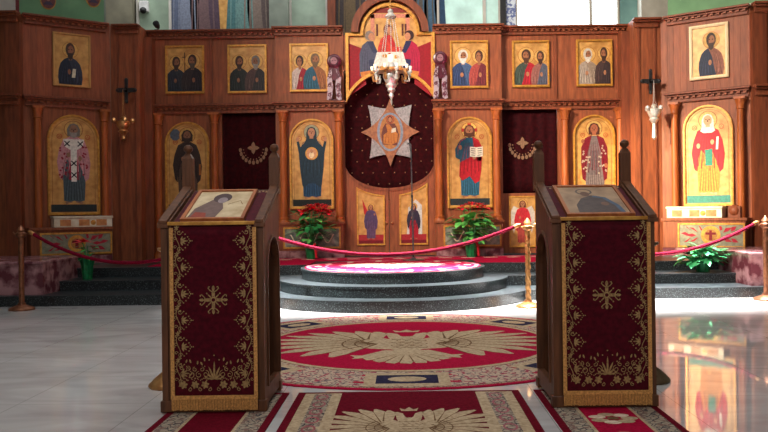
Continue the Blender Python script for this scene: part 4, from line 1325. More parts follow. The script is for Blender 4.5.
# ------------------------------------------------------------------ potted plants
def leaf(b, p, yaw, pitch, L, W, m):
    b.use(m)
    M = Matrix.Translation(p) @ Matrix.Rotation(yaw, 4, 'Z') @ Matrix.Rotation(-pitch, 4, 'Y')
    pts = [(0, 0, 0), (.3 * L, .42 * W, .02 * L), (.62 * L, .36 * W, -.01 * L), (L, 0, -.12 * L), (.62 * L, -.36 * W, -.01 * L), (.3 * L, -.42 * W, .02 * L), (.45 * L, 0, .05 * L)]
    base = len(b.v)
    for q in pts:
        b.v.append(tuple(M @ Vector(q)))
    for i in range(6):
        b.face([base + i, base + (i + 1) % 6, base + 6])
def plant(label, x, y, z, potr, poth, spread, height, nleaf, flowers, leafL, lm, seed, ribbon=None, droop=0.0):
    rnd = random.Random(seed)
    t = thing('potted_plant', label, 'plant', (x, y, z))
    b = one(FOIL)
    n = 22
    base = len(b.v)
    prof = [(.72, 0), (.8, .3), (.9, .7), (1.05, .95), (1.35, 1.12)]
    for r_, h_ in prof:
        for i in range(n):
            a = 2 * PI * i / n
            rr = potr * r_ * (1 + (.09 if h_ > .9 else .03) * math.cos(i * PI))
            b.v.append((rr * math.cos(a), rr * math.sin(a), h_ * poth))
    for k in range(len(prof) - 1):
        for i in range(n):
            j = (i + 1) % n
            b.face([base + k * n + i, base + k * n + j, base + (k + 1) * n + j, base + (k + 1) * n + i])
    b.face([base + i for i in range(n)])
    b.build('foil_pot', t)
    one(mat('potting_soil', (54, 40, 32), (36, 26, 20), scale=40, rough=.9)).lathe([(potr * .8, poth * .86), (potr * .9, poth * .9)], n=16).build('soil', t)
    b = MB()
    stems = []
    for i in range(max(7, len(flowers))):
        a = rnd.uniform(0, 2 * PI)
        r_ = rnd.uniform(.2, .75) * spread
        if i < len(flowers):
            fx, fy, fz = flowers[i]
        else:
            fx, fy, fz = r_ * math.cos(a), r_ * math.sin(a) * .6, height * rnd.uniform(.7, .95)
        b.use(LEAF).tube([(0, 0, poth * .8), (fx * .4, fy * .4, poth + (fz - poth) * .5), (fx, fy, fz)], .008, 6)
        stems.append((fx, fy, fz))
    b.build('stems', t)
    b = MB()
    for i in range(nleaf):
        a = rnd.uniform(0, 2 * PI)
        u = rnd.random() ** .6
        hz = poth + (height - poth) * rnd.uniform(.08, .92)
        rr = spread * u * (1 - .35 * abs(hz - (poth + height) / 2) / (height - poth + .01))
        leaf(b, Vector((rr * math.cos(a) * .8, rr * math.sin(a) * .5, hz - droop * u)), a + rnd.uniform(-.5, .5), rnd.uniform(-.5, .55), leafL * rnd.uniform(.7, 1.2), leafL * .62, lm if rnd.random() < .72 else (LEAFPALE if lm is LEAF else LEAF))
    b.build('foliage', t, smooth=60)
    for (fx, fy, fz) in flowers:
        b = MB()
        for k in range(8):
            leaf(b, Vector((fx, fy, fz)), 2 * PI * k / 8 + rnd.uniform(-.2, .2), rnd.uniform(-.15, .45), .19, .10, BRACT)
        for k in range(5):
            leaf(b, Vector((fx, fy, fz + .015)), 2 * PI * k / 5 + .3, .7, .09, .05, BRACT)
        b.use(LEAFPALE).ball((fx, fy, fz + .03), .016, 8)
        b.build('flower', t, smooth=60)
    if ribbon:
        b = one(mat('red_ribbon', (196, 20, 40), rough=.4))
        b.tube([(potr * .7, -potr * .8, poth * 1.0), (potr * .9, -potr * 1.1, poth * .6), (potr * 1.0, -potr * 1.0, .02)], .022, 8)
        b.ball((potr * .7, -potr * .85, poth * 1.0), .035, 8)
        b.build('ribbon', t)
    return t
p = at(311, 258, 14.2)
plant('red poinsettia in green foil pot below the dark blue woman icon', p.x, 14.2, ZP + .012, .11, .26, .44, .90, 130,
      [(-.15, 0, .84), (0, -.08, .93), (.12, .05, .95), (.24, -.05, .90), (.33, 0, .82), (-.04, .1, .88), (.18, -.14, .84), (.08, -.16, .90), (.26, .1, .93)], .2, LEAF, 3, ribbon=True)
p = at(471.5, 257, 14.2)
plant('leafy pale green plant with few red flowers below the open book icon', p.x, 14.2, ZP + .012, .12, .28, .44, .86, 110,
      [(-.16, 0, .88), (-.02, -.06, .94), (.12, .03, .92), (.24, 0, .88)], .26, LEAFPALE, 5, ribbon=True)
plant('small dark green plant in green foil pot on the shaded steps', -5.0, 12.25, RISE * 2, .1, .3, .16, .56, 24, [(-.05, -.05, .58)], .13, LEAF, 8)
p = at(703, 273, 12.2)
plant('wide spreading bright green plant in green foil pot on the sunlit steps', p.x, 12.2, RISE * 2, .13, .2, .38, .46, 150, [], .2, MINT, 11, droop=.1)

# ------------------------------------------------------------------ carpets
def fan_eagle(b, S, y, body, line, SZ=None, plain=False):
    """two headed eagle, wings spread; S half width, SZ vertical scale"""
    SZ = SZ or S
    q = lambda pts: [(x * S, z * SZ) for x, z in pts]
    for sg in (-1, 1):
        # wing of separate feathers
        sh = [(sg * .09, .30), (sg * .22, .46), (sg * .34, .54), (sg * .44, .46), (sg * .46, .22), (sg * .40, .0), (sg * .26, -.14), (sg * .10, -.20)]
        b.use(body).flat(q(sh), y - EPS * .5)
        n = 11
        for i in range(n):
            an = R(80 - i * 14.0)
            r_ = .50 + .42 * max(0, math.cos(an + .10)) ** 1.1
            ox, oz = .20, .20
            rx0 = .20
            ca, sa = math.cos(an), math.sin(an)
            bx0, bz0 = ox + rx0 * ca, oz + rx0 * sa * 1.1
            tx, tz = ox - .06 + r_ * ca, oz + 1.12 * r_ * sa
            dx, dz = tx - bx0, tz - bz0
            l = math.hypot(dx, dz); nx, nz = -dz / l, dx / l
            wv = .085
            pts = [(bx0 + nx * wv * .7, bz0 + nz * wv * .7), (bx0 + dx * .7 + nx * wv, bz0 + dz * .7 + nz * wv), (tx + nx * .012, tz + nz * .012), (tx - nx * .02, tz - nz * .02), (bx0 + dx * .75 - nx * wv * .55, bz0 + dz * .75 - nz * wv * .55), (bx0 - nx * wv * .7, bz0 - nz * wv * .7)]
            b.use(body).flat([(sg * px_ * S, pz_ * SZ) for px_, pz_ in pts], y - EPS * (.5 + .02 * i))
            b.use(line).ribbon([(sg * (bx0 + dx * t_ - nx * wv * .6) * S, (bz0 + dz * t_ - nz * wv * .6) * SZ) for t_ in (-.2, .35, .8)], .02 * S, y - EPS * 1.0, True)
        for k in range(3):
            b.use(line).ring(sg * .14 * S, .12 * SZ, (.14 + .09 * k) * S, (.152 + .09 * k) * S, y - EPS, 14, R(-45) if sg > 0 else R(125), R(55) if sg > 0 else R(225))
        # neck and head, looking outwards
        b.use(body).flat(q([(sg * .0, .30), (sg * .0, .42), (sg * .05, .52), (sg * .07, .64), (sg * .13, .70), (sg * .20, .68), (sg * .29, .60), (sg * .20, .60), (sg * .15, .56), (sg * .14, .44), (sg * .12, .32)]), y - EPS * .6)
        b.use(line).ell(sg * .16 * S, .655 * SZ, .012 * S, .012 * S, y - EPS * 1.1, 8)
        # leg
        b.use(body).flat(q([(sg * .06, -.25), (sg * .15, -.22), (sg * .30, -.46), (sg * .38, -.44), (sg * .34, -.52), (sg * .36, -.60), (sg * .27, -.56), (sg * .22, -.60), (sg * .22, -.50)]), y - EPS * .55)
    # body, crown, tail
    b.use(body).ell(0, .08 * SZ, .15 * S, .40 * SZ, y - EPS * .7, 24)
    b.flat(q([(-.09, .74), (-.11, .86), (-.05, .80), (0, .90), (.05, .80), (.11, .86), (.09, .74)]), y - EPS * .6)
    tail = [(-.06, -.22)]
    for i in range(7):
        an = R(-140 + i * 100 / 6)
        tail += [(.34 * math.cos(an + R(-7)), -.3 + .50 * math.sin(an + R(-7))), (.36 * math.cos(an + R(4)), -.3 + .52 * math.sin(an + R(4)))]
        if i < 6:
            an2 = an + R(100 / 12)
            tail.append((.30 * math.cos(an2), -.3 + .44 * math.sin(an2)))
    tail.append((.06, -.22))
    b.use(body).flat(q(tail), y - EPS * .5)
    b.use(line)
    for j in range(6):
        for i in range(-1, 2):
            x = (i + .5 * (j % 2)) * .075
            z = .34 - j * .085
            b.ring(x * S, z * SZ, .028 * S, .04 * S, y - EPS * 1.1, 8, PI, 2 * PI)
    for i in range(7):
        an = R(-140 + i * 100 / 6 + 8)
        b.ribbon(q([(.30 * math.cos(an), -.3 + .44 * math.sin(an)), (.1 * math.cos(an), -.3 + .15 * math.sin(an))]), .012 * S, y - EPS, True)

FLAT = (R(-90), 0, 0)
def disc(r, n=72):
    return [(r * math.cos(2 * PI * i / n), r * math.sin(2 * PI * i / n)) for i in range(n)]
# round carpet on the floor
CR_ = 2.10
tr = thing('round_carpet', 'large round crimson carpet with a beige two headed eagle on the marble floor', 'carpet', (0.0, 7.77, 0.0005), FLAT)
one(CRIMSON).prism(disc(CR_), -0.008, 0).build('pile', tr)
b = MB().use(ORN).ring(0, 0, 1.46, 2.05, -0.0085, 72).use(BEIGE).ring(0, 0, 1.40, 1.46, -0.0085, 72).use(BEIGELINE).ring(0, 0, 1.46, 1.475, -0.009, 72).ring(0, 0, 2.02, 2.035, -0.009, 72)
b.use(BEIGE)
b.use(CRIMSON)
for i in range(24):                      # narrow crimson cartouches along the band
    a = 2 * PI * (i + .5) / 24
    if i % 3 != 1:
        b.ring(0, 0, 1.60, 1.65, -0.0094, 6, a - .09, a + .09)
        b.ring(0, 0, 1.85, 1.90, -0.0094, 6, a - .09, a + .09)
for i in range(8):                       # navy boxes with pale ovals
    a = PI / 2 + 2 * PI * i / 8
    def tq(pts):
        return [((1.75 + dz) * math.cos(a) - dx * math.sin(a), (1.75 + dz) * math.sin(a) + dx * math.cos(a)) for dx, dz in pts]
    b.use(BEIGE).flat(tq(rect(-.33, .33, -.24, .24)), -0.0096)
    b.use(NAVY).flat(tq(rect(-.24, .24, -.15, .15)), -0.0104)
    b.use(BEIGE).flat(tq([(.15 * math.cos(k * PI / 10), .09 * math.sin(k * PI / 10)) for k in range(20)]), -0.0112)
b.build('border_pattern', tr)
b = MB(); fan_eagle(b, 1.36, -0.0085, BEIGE, BEIGELINE, 1.12)
b.move(Matrix.Translation((0, 0, -.22)))
b.build('eagle_pattern', tr)

# runner towards the camera
RY0, RY1 = 1.2, 5.62
tn = thing('carpet_runner', 'deep red carpet runner with beige borders between the two icon stands', 'carpet', (0.01, (RY0 + RY1) / 2, 0.0005), FLAT)
hl = (RY1 - RY0) / 2
one(DEEPRED).prism(rect(-.79, .79, -hl, hl), -0.008, 0).build('pile', tn)
b = MB()
for sg in (-1, 1):
    x0, x1 = sorted((sg * .475, sg * .735))
    b.use(BEIGE).flat(rect(x0, x1, -hl + .05, hl - .04), -0.0085)
    xm = (x0 + x1) / 2
    b.use(ORN2).flat(rect(xm - .06, xm + .06, -hl + .06, hl - .06), -0.0093)
    b.use(paint((150, 60, 70)))
    for k in range(22):
        z = hl - .16 - k * .2
        b.ring(xm, z, .035, .05, -0.0102, 14, sx=.9, sz=1.6)
b.build('border_pattern', tn)
b = MB(); fan_eagle(b, .56, -0.0085, BEIGE, BEIGELINE, .62)
b.move(Matrix.Translation((0, 0, hl - 1.02)))
b.build('eagle_pattern', tn)
# rugs under the two stands
def stand_rug(label, x0, x1, flower):
    t = thing('narrow_rug', label, 'rug', ((x0 + x1) / 2, 4.3, 0.0005), FLAT)
    w, h = (x1 - x0) / 2, 1.32
    one(CRIMSON if flower else DEEPRED).prism(rect(-w, w, -h, h), -0.008, 0).build('pile', t)
    b = MB().use(DEEPRED)
    b.band(rect(-w, w, -h, h), rect(-w, w, -h, h, .045), -0.0088, -0.0082)
    b.use(ORN2).band(rect(-w, w, -h, h, .045), rect(-w, w, -h, h, .18), -0.0088, -0.0082)
    b.use(BEIGE).band(rect(-w, w, -h, h, .18), rect(-w, w, -h, h, .20), -0.0089, -0.0083)
    b.build('border_pattern', t)
    if flower:
        b = MB()
        for cz in (.52, .1, -.3):
            b = MB()
            for k in range(7):
                a = 2 * PI * k / 7
                b.use(CREAM if k % 2 else BEIGE).ell(.10 * math.cos(a), cz + .09 * math.sin(a), .055, .04, -0.0088 - .0001 * k, 10, a)
            b.use(BEIGELINE).ell(0, cz, .04, .035, -0.0098, 10)
            b.build('woven_flower', t)
stand_rug('narrow dark red rug with plain centre under the stand with the pale icon', -1.57, -.85, False)
stand_rug('narrow red rug with cream flowers under the stand with the brown icon', .91, 1.63, True)

# carpets on the platform
tp = thing('round_carpet', 'round red carpet with pale eagle and border on top of the granite steps', 'carpet', (CIRC[0], CIRC[1] + .02, ZP + .0005), FLAT)
one(CRIMSON).prism(disc(1.36), -0.010, 0).build('pile', tp)
b = MB().use(PINKC).ring(0, 0, 1.27, 1.34, -0.0105, 60).ring(0, 0, 1.02, 1.05, -0.0105, 60)
for i in range(14):
    a = 2 * PI * i / 14
    b.use(CREAM).ell(1.16 * math.cos(a), 1.16 * math.sin(a), .06, .11, -0.0106, 12, 0)
b.build('border_pattern', tp)
b = MB(); fan_eagle(b, .80, -0.0105, CREAM, PINKC, .72); b.build('eagle_pattern', tp)
tq_ = thing('carpet_strip', 'long red carpet strip along the foot of the icon screen', 'carpet', (XC, 13.85, ZP + .0005), FLAT)
b = one(CRIMSON); b.prism([(-3.9, -1.15), (-1.25, -1.15), (-1.25, -.30), (1.45, -.30), (1.45, -1.15), (3.9, -1.15), (3.9, .62), (-3.9, .62)], -0.009, 0); b.build('pile', tq_)
b = MB().use(PINKC).flat(rect(-3.85, 3.85, .42, .55), -0.0095)
b.use(CREAM)
for k in range(18):
    x = -3.5 + k * .41
    b.ell(x, .15, .13, .07, -0.0095, 12)
b.build('border_pattern', tq_)

# ------------------------------------------------------------------ icon stands (analogion)
def icon_stand(label, xc, yf=5.10, yr=5.74, hw=.335, mir=1):
    t = thing('icon_stand', label, 'icon stand', (xc, yf, 0.0096))
    D = yr - yf
    zf, zr = 1.215, 1.475
    z0 = 0.0
    sl = (zr - zf) / D
    # side panels with an arched opening
    for sg in (-1, 1):
        b = one(DARKWOOD)
        xo, xi = sg * hw, sg * (hw - .04)
        x0, x1 = min(xo, xi), max(xo, xi)
        st, rl = .125, .11
        ya, yb = st, D - .06
        r_ = (yb - ya) / 2; zsp = 1.13 - r_
        def prof(pts):   # prism along x in (y, z)
            base, n = len(b.v), len(pts)
            b.v += [(x0, p, q) for p, q in pts] + [(x1, p, q) for p, q in pts]
            b.face(list(range(base, base + n))); b.face(list(range(base + 2 * n - 1, base + n - 1, -1)))
            for i in range(n):
                j = (i + 1) % n
                b.face([base + i, base + n + i, base + n + j, base + j])
        prof([(0, 0), (ya, 0), (ya, zsp), (0, zsp)])
        prof([(yb, 0), (D, 0), (D, zsp), (yb, zsp)])
        prof([(ya, .03), (yb, .03), (yb, rl + .03), (ya, rl + .03)])
        top = [(0, zsp), (ya, zsp)] + [(ya + r_ - r_ * math.cos(PI * i / 14), zsp + r_ * math.sin(PI * i / 14)) for i in range(1, 14)] + [(yb, zsp), (D, zsp), (D, zr), (0, zf)]
        prof(top)
        o = b.build('side_panel', t)
        # raised moulding round the opening
        m = one(DARKWOOD)
        out = [(ya + r_ - (r_ + .018) * math.cos(PI * i / 16), zsp + (r_ + .018) * math.sin(PI * i / 16)) for i in range(17)]
        inn = [(ya + r_ - (r_ - .0) * math.cos(PI * i / 16), zsp + (r_ - .0) * math.sin(PI * i / 16)) for i in range(17)]
        out = [(ya - .018, rl + .03)] + out + [(yb + .018, rl + .03)]; inn = [(ya, rl + .03)] + inn + [(yb, rl + .03)]
        m.band(out, inn, -.011, -.0005, closed=False)
        # (y, z) drawn as (x, z): turn onto the side face
        M = Matrix(((0, -1 * sg, 0, xo), (1, 0, 0, 0), (0, 0, 1, 0), (0, 0, 0, 1)))
        m.move(M).build('opening_moulding', o)
        # sloping cap rail
        c = one(DARKWOOD)
        base = len(c.v)
        for k, (ex, ez0, ez1) in enumerate(((.018, 0, .028), (.008, .028, .05))):
            x2, x3 = x0 - ex, x1 + ex
            bs = len(c.v)
            for (yy, zz_) in ((-.025, zf - .025 * sl), (D - .06, zf + (D - .06) * sl)):
                for ez in (ez0, ez1):
                    c.v += [(x2, yy, zz_ + ez), (x3, yy, zz_ + ez)]
            for f_ in ((0, 1, 3, 2), (4, 6, 7, 5), (0, 2, 6, 4), (1, 5, 7, 3), (2, 3, 7, 6), (0, 4, 5, 1)):
                c.face([bs + i for i in f_])
        c.build('cap_rail', t, bevel=.004)
        # rear post with ball finial
        p = one(DARKWOOD)
        pc_ = sg * (hw - .02); py_ = D - .035
        p.box(pc_ - .036, pc_ + .036, py_ - .036, py_ + .036, zr - .04, 1.70)
        bs = len(p.v)
        p.v += [(pc_ - .036, py_ - .036, 1.70), (pc_ + .036, py_ - .036, 1.70), (pc_ + .036, py_ + .036, 1.70), (pc_ - .036, py_ + .036, 1.70), (pc_ - .018, py_ - .018, 1.735), (pc_ + .018, py_ - .018, 1.735), (pc_ + .018, py_ + .018, 1.735), (pc_ - .018, py_ + .018, 1.735)]
        for f_ in ((0, 1, 5, 4), (1, 2, 6, 5), (2, 3, 7, 6), (3, 0, 4, 7), (4, 5, 6, 7)):
            p.face([bs + i for i in f_])
        for dx in (-.014, .014):
            p.box(pc_ + dx - .004, pc_ + dx + .004, py_ - .039, py_ - .0362, zr + .02, 1.67)
        o = p.build('post', t, bevel=.004)
        f = one(DARKWOOD); f.lathe([(.02, 1.73), (.016, 1.742), (.03, 1.755), (.034, 1.772), (.026, 1.79), (.008, 1.80)], pc_, py_, 16)
        f.build('finial', o)
    # front board, back board, floor board
    one(DARKWOOD).box(-hw + .041, hw - .041, .012, .035, .02, zf - .01).build('front_board', t)
    one(DARKWOOD).box(-hw + .041, hw - .041, D - .03, D - .01, .02, zr - .03).build('back_board', t)
    one(DARKWOOD).box(-hw - .012, hw + .012, -.012, .06, 0.001, .075).build('foot_rail', t, bevel=.005)
    one(DARKWOOD).box(-hw - .012, hw + .012, D - .07, D + .012, 0.001, .075).build('foot_rail', t, bevel=.005)
    # sloping desk
    b = one(DARKWOOD)
    bs = len(b.v)
    x2, x3 = -hw + .041, hw - .041
    for (yy, zz_) in ((0.0, zf), (D - .01, zf + (D - .01) * sl)):
        for ez in (-.03, -.005):
            b.v += [(x2, yy, zz_ + ez), (x3, yy, zz_ + ez)]
    for f_ in ((0, 1, 3, 2), (4, 6, 7, 5), (0, 2, 6, 4), (1, 5, 7, 3), (2, 3, 7, 6), (0, 4, 5, 1)):
        b.face([bs + i for i in f_])
    b.build('desk', t)
    # gilded ledge at the foot of the desk
    one(GOLD).box(-hw + .05, hw - .05, -.026, .012, zf + .006, zf + .03).build('ledge', t, bevel=.004)
    return t, zf, sl, D

def stand_cloth(label, xc, zf, sl, D, yf=5.10, hw=.28):
    """velvet runner over the desk and down the front"""
    t = thing('embroidered_cloth', label, 'cloth', (xc, yf, 0.0))
    def fn(u, v):
        x = (u - .5) * 2 * hw
        L1 = D * .93
        tot = L1 + zf - .03
        s = v * tot
        if s < L1:
            yy = D * .94 - s
            return (x, yy, .0096 + zf + yy * sl + .0)
        q = s - L1
        return (x, -.030 + .003 * math.sin(u * 9 + 1), zf - q + .006)
    b = one(VELVET).grid(fn, 16, 60)
    o = b.build('velvet', t, smooth=60)
    y = -.0355
    ztop, zbot = zf + .0, .045
    # gold braid along the edges
    b = one(GOLDBRAID)
    for sg in (-1, 1):
        x0, x1 = sorted((sg * (hw - .022), sg * (hw + .002)))
        b.box(x0, x1, y - .004, y + .002, zbot + .0805, ztop)
    b.box(-hw - .002, hw + .002, y - .0055, y + .002, zbot + .0565, zbot + .08)
    b.build('braid', t)
    b = one(GOLDBRAID)
    n = 64
    for i in range(n):
        x = -hw + 2 * hw * (i + .5) / n
        zz_ = zbot - .012 - .006 * random.random()
        b.box(x - hw / n * .72, x + hw / n * .72, y - .003 - .003 * (i % 2), y + .002, zz_, zbot + .056)
    b.build('fringe', t)
    # embroidery
    b = one(GOLDTHREAD)
    yy = y - .0012
    pitch = .172
    def spiral(cx, cz, r, a0, turns, sg, w=.006):
        pts = []
        for i in range(15):
            f_ = i / 14
            a = a0 + sg * turns * 2 * PI * f_
            pts.append((cx + r * (1 - .75 * f_) * math.cos(a), cz + r * (1 - .75 * f_) * math.sin(a)))
        b.ribbon(pts, w, yy)
    def petal(cx, cz, an, L, W):
        c_, s_ = math.cos(an), math.sin(an)
        q = [(0, 0), (.35 * L, .5 * W), (.75 * L, .4 * W), (L, 0), (.75 * L, -.4 * W), (.35 * L, -.5 * W)]
        b.flat([(cx + p * c_ - r * s_, cz + p * s_ + r * c_) for p, r in q], yy - .0004 * random.random())
    def dot(x, z, r):
        b.ell(x, z, r, r, yy, 7)
    for sg in (-1, 1):
        xv = sg * (hw - .05)
        for k in range(7):
            zc = ztop - .085 - k * pitch
            if zc < zbot + .16: break
            b.ribbon([(xv + sg * .014 * math.sin(i / 10 * 2 * PI), zc + pitch / 2 - pitch * i / 10) for i in range(11)], .005, yy)
            # pointed cluster growing inwards
            xi = xv - sg * .022
            A = lambda an: R(an) if sg < 0 else PI - R(an)
            for an, L in ((0, .05), (32, .04), (-32, .04), (68, .034), (-68, .034)):
                petal(xi, zc, A(an), L, .011)
            for dx, dz, rr in ((.062, 0, .0055), (.074, 0, .004), (.046, .026, .0048), (.046, -.026, .0048), (.03, .044, .005), (.03, -.044, .005), (.014, .058, .0048), (.014, -.058, .0048), (.054, .012, .004), (.054, -.012, .004)):
                dot(xi - sg * dx, zc + dz, rr)
            spiral(xv - sg * .012, zc + .055, .017, A(0), 1.1, sg, .0045)
            spiral(xv - sg * .012, zc - .055, .017, A(0), -1.1, sg, .0045)
            spiral(xv + sg * .017, zc + .02, .013, 0, 1.0, sg, .0042)
            spiral(xv + sg * .015, zc - .04, .012, 0, 1.0, -sg, .0042)
            spiral(xv + sg * .014, zc + .068, .011, 0, 1.0, -sg, .0042)
            for m_ in range(5):
                an = R(70 * m_ + 20)
                petal(xv + sg * .004, zc + pitch / 2, an, .018, .008)
            petal(xv, zc + .055, R(90 + sg * 60), .024, .009); petal(xv, zc - .065, R(-90 - sg * 60), .024, .009)
            dot(xv + sg * .024, zc, .004); dot(xv + sg * .022, zc + .045, .004)
    # bottom border
    zb_ = zbot + .15
    for cx in (-.2, -.125, -.06, .06, .125, .2):
        for j in range(6):
            petal(cx, zb_, R(j * 60 + 12), .028, .017)
        petal(cx, zb_, R(0), .004, .004)
        dot(cx, zb_ + .042, .005); dot(cx - .02, zb_ + .036, .0042); dot(cx + .02, zb_ + .036, .0042)
    for an, L in ((90, .12), (66, .09), (114, .09), (38, .065), (142, .065), (8, .05), (172, .05)):
        petal(0, zb_ + .035, R(an), L, .013)
    for an, L in ((90, .15), (75, .125), (105, .125), (52, .10), (128, .10)):
        dot(L * math.cos(R(an)), zb_ + .04 + L * math.sin(R(an)), .005)
    for sg in (-1, 1):
        for (sx_, sz_, sr_, d_) in ((.055, .07, .024, 1), (.1, .065, .022, -1), (.15, .062, .022, 1), (.2, .07, .02, -1), (.08, .10, .016, 1), (.125, .10, .016, -1), (.17, .105, .018, 1), (.21, .11, .014, -1), (.03, -.03, .014, 1), (.09, -.03, .014, -1), (.16, -.03, .014, 1)):
            spiral(sg * sx_, zb_ + sz_, sr_, PI / 2, 1.15, sg * d_, .0045)
        for (sx_, sz_, an) in ((.075, .125, 60), (.11, .13, 100), (.15, .14, 70), (.185, .14, 110), (.06, .15, 80), (.2, .045, 60), (.04, .04, 30)):
            petal(sg * sx_, zb_ + sz_, PI / 2 - sg * R(90 - an), .028, .011)
        for m_ in range(9):
            dot(sg * (.05 + .02 * m_), zb_ + .03 + .012 * (m_ % 2), .004)
    b.build('embroidered_border', t)
    b = one(GOLDTHREAD)
    # centre cross with split arms
    zc = ztop - .47
    b.ring(0, zc, .012, .02, yy, 14)
    for a in range(4):
        an = R(90 * a)
        ca, sa = math.cos(an), math.sin(an)
        T = lambda p, r: (p * ca - r * sa, zc + p * sa + r * ca)
        b.ribbon([T(.018, .007), T(.055, .007)], .006, yy); b.ribbon([T(.018, -.007), T(.055, -.007)], .006, yy)
        for sg in (-1, 1):
            b.ribbon([T(.052, sg * .006), T(.062, sg * .022), T(.076, sg * .034), T(.086, sg * .03), T(.084, sg * .021)], .0065, yy)
        petal(*T(.02, 0), an, .05, .022); petal(*T(.058, 0), an, .036, .02)
        an2 = an + R(45)
        petal(.014 * math.cos(an2), zc + .014 * math.sin(an2), an2, .04, .009)
        dot(.06 * math.cos(an2), zc + .06 * math.sin(an2), .0055)
    b.build('embroidered_cross', t)
    # embroidery on the strip that shows behind the icon
    b = one(GOLDTHREAD)
    for sg in (-1, 1):
        for k in range(6):
            yy_ = D * .915 - .012 * (k % 2)
            x = sg * (.12 + .025 * k)
            z = .0096 + zf + yy_ * sl + .002
            bs = len(b.v)
            b.v += [(x - .009, yy_ - .01, z - .01 * sl), (x + .009, yy_ - .01, z - .01 * sl), (x + .006, yy_ + .01, z + .01 * sl), (x - .006, yy_ + .01, z + .01 * sl)]
            b.face([bs, bs + 1, bs + 2, bs + 3])
    b.build('corner_pattern', t)
    return t

def desk_icon(label, xc, off, w, L, zf, sl, D, ground, paint_fn, fm, yf=5.10):
    a = math.atan(sl)
    y0 = .05
    t = thing('desk_icon', label, 'icon', (xc + off, yf + y0, .0096 + zf + y0 * sl + .005), (-(PI / 2 - a), 0, 0))
    one(fm).band(rect(-w / 2, w / 2, 0, L), rect(-w / 2, w / 2, 0, L, .024), -.026, 0).build('frame', t)
    one(ground).box(-w / 2 + .023, w / 2 - .023, -.016, -.001, .023, L - .023).build('painted_ground', t)
    b = MB(); paint_fn(b, w, L, -.0165); b.build('painted_figure', t)
    return t
LX, RX = -1.265, 1.295
stL, zf, sl, D = icon_stand('dark wooden icon stand holding the pale icon, on the plain centred rug', LX)
stR, _, _, _ = icon_stand('dark wooden icon stand holding the brown icon, on the cream flowered rug', RX)
stand_cloth('burgundy velvet cloth with gold embroidery on the stand with the pale icon', LX + .014, zf, sl, D)
stand_cloth('burgundy velvet cloth with gold embroidery on the stand with the brown icon', RX + .008, zf, sl, D, hw=.287)
def pf1(b, w, L, y):
    b.use(paint((120, 92, 84))).flat([(-w * .42, .03), (w * .02, .03), (w * .08, .2), (w * .0, .34), (-w * .12, .40), (-w * .25, .30), (-w * .38, .2)], y - EPS * .3)
    b.use(paint((84, 60, 58))).ell(-w * .02, L * .72, w * .15, L * .16, y - EPS * .5)
    b.use(paint((160, 140, 140))).ell(w * .0, L * .64, w * .08, L * .10, y - EPS * .7)
    b.use(paint((150, 60, 40))).flat([(-w * .38, .03), (-w * .12, .03), (-w * .16, .12), (-w * .34, .14)], y - EPS * .6)
    b.use(paint((150, 100, 50))).ribbon([(w * .12, L * .5), (w * .3, L * .62), (w * .36, L * .5)], .008, y - EPS * .5)
def pf2(b, w, L, y):
    b.use(paint((92, 74, 68))).flat([(-w * .3, .03), (w * .34, .03), (w * .36, .16), (w * .2, .32), (w * .02, .36), (-w * .16, .3), (-w * .28, .18)], y - EPS * .3)
    b.use(paint((84, 96, 116))).ribbon([(w * .04, L * .62), (w * .2, L * .56), (w * .33, L * .3), (w * .36, .04)], .03, y - EPS * .5)
    b.use(paint((104, 86, 76))).ring(-w * .06, L * .78, w * .1, w * .13, y - EPS * .5, 24)
    b.use(paint((120, 84, 66))).ell(-w * .06, L * .70, w * .07, L * .08, y - EPS * .7)
    b.use(paint((130, 90, 70))).ell(w * .16, L * .36, w * .06, L * .06, y - EPS * .7)
PALEG = mat('pale_icon_ground', (222, 198, 158), (186, 156, 112), scale=10, rough=.35)
BROWNG = mat('brown_icon_ground', (176, 140, 104), (136, 104, 76), scale=8, rough=.6)
RW = wood('red_gold_icon_frame', (186, 112, 62), (146, 78, 42))
desk_icon('pale painted icon of a bowed dark haired figure lying on the icon stand desk', LX, -.01, .42, .55, zf, sl, D, PALEG, pf1, RW)
desk_icon('brown painted icon of a haloed figure in blue lying on the icon stand desk', RX, .0, .45, .55, zf, sl, D, BROWNG, pf2, RW)

# brass candle stands half hidden behind the icon stands
def candle_stand(label, x, y, m):
    t = thing('candle_stand', label, 'candle stand', (x, y, 0.0005))
    b = one(m); b.lathe([(.165, 0), (.17, .012), (.16, .03), (.15, .035), (.135, .055), (.10, .085), (.065, .11), (.045, .13), (.035, .16), (.03, .2)], n=30); b.build('base', t)
    one(m).lathe([(.022, .19), (.02, .6), (.032, .62), (.02, .64), (.018, 1.02)], n=16).build('pole', t)
    one(m).lathe([(.03, 1.0), (.09, 1.03), (.095, 1.05), (.085, 1.05), (.02, 1.04)], n=20).build('tray', t)
candle_stand('bright brass domed candle stand foot showing behind the stand with the pale icon', -1.79, 5.93, BRASS)
candle_stand('dark brass domed candle stand foot showing behind the stand with the brown icon', 1.82, 5.91, mat('dark_brass', (120, 96, 70), (84, 64, 46), scale=14, rough=.3, metal=.6))

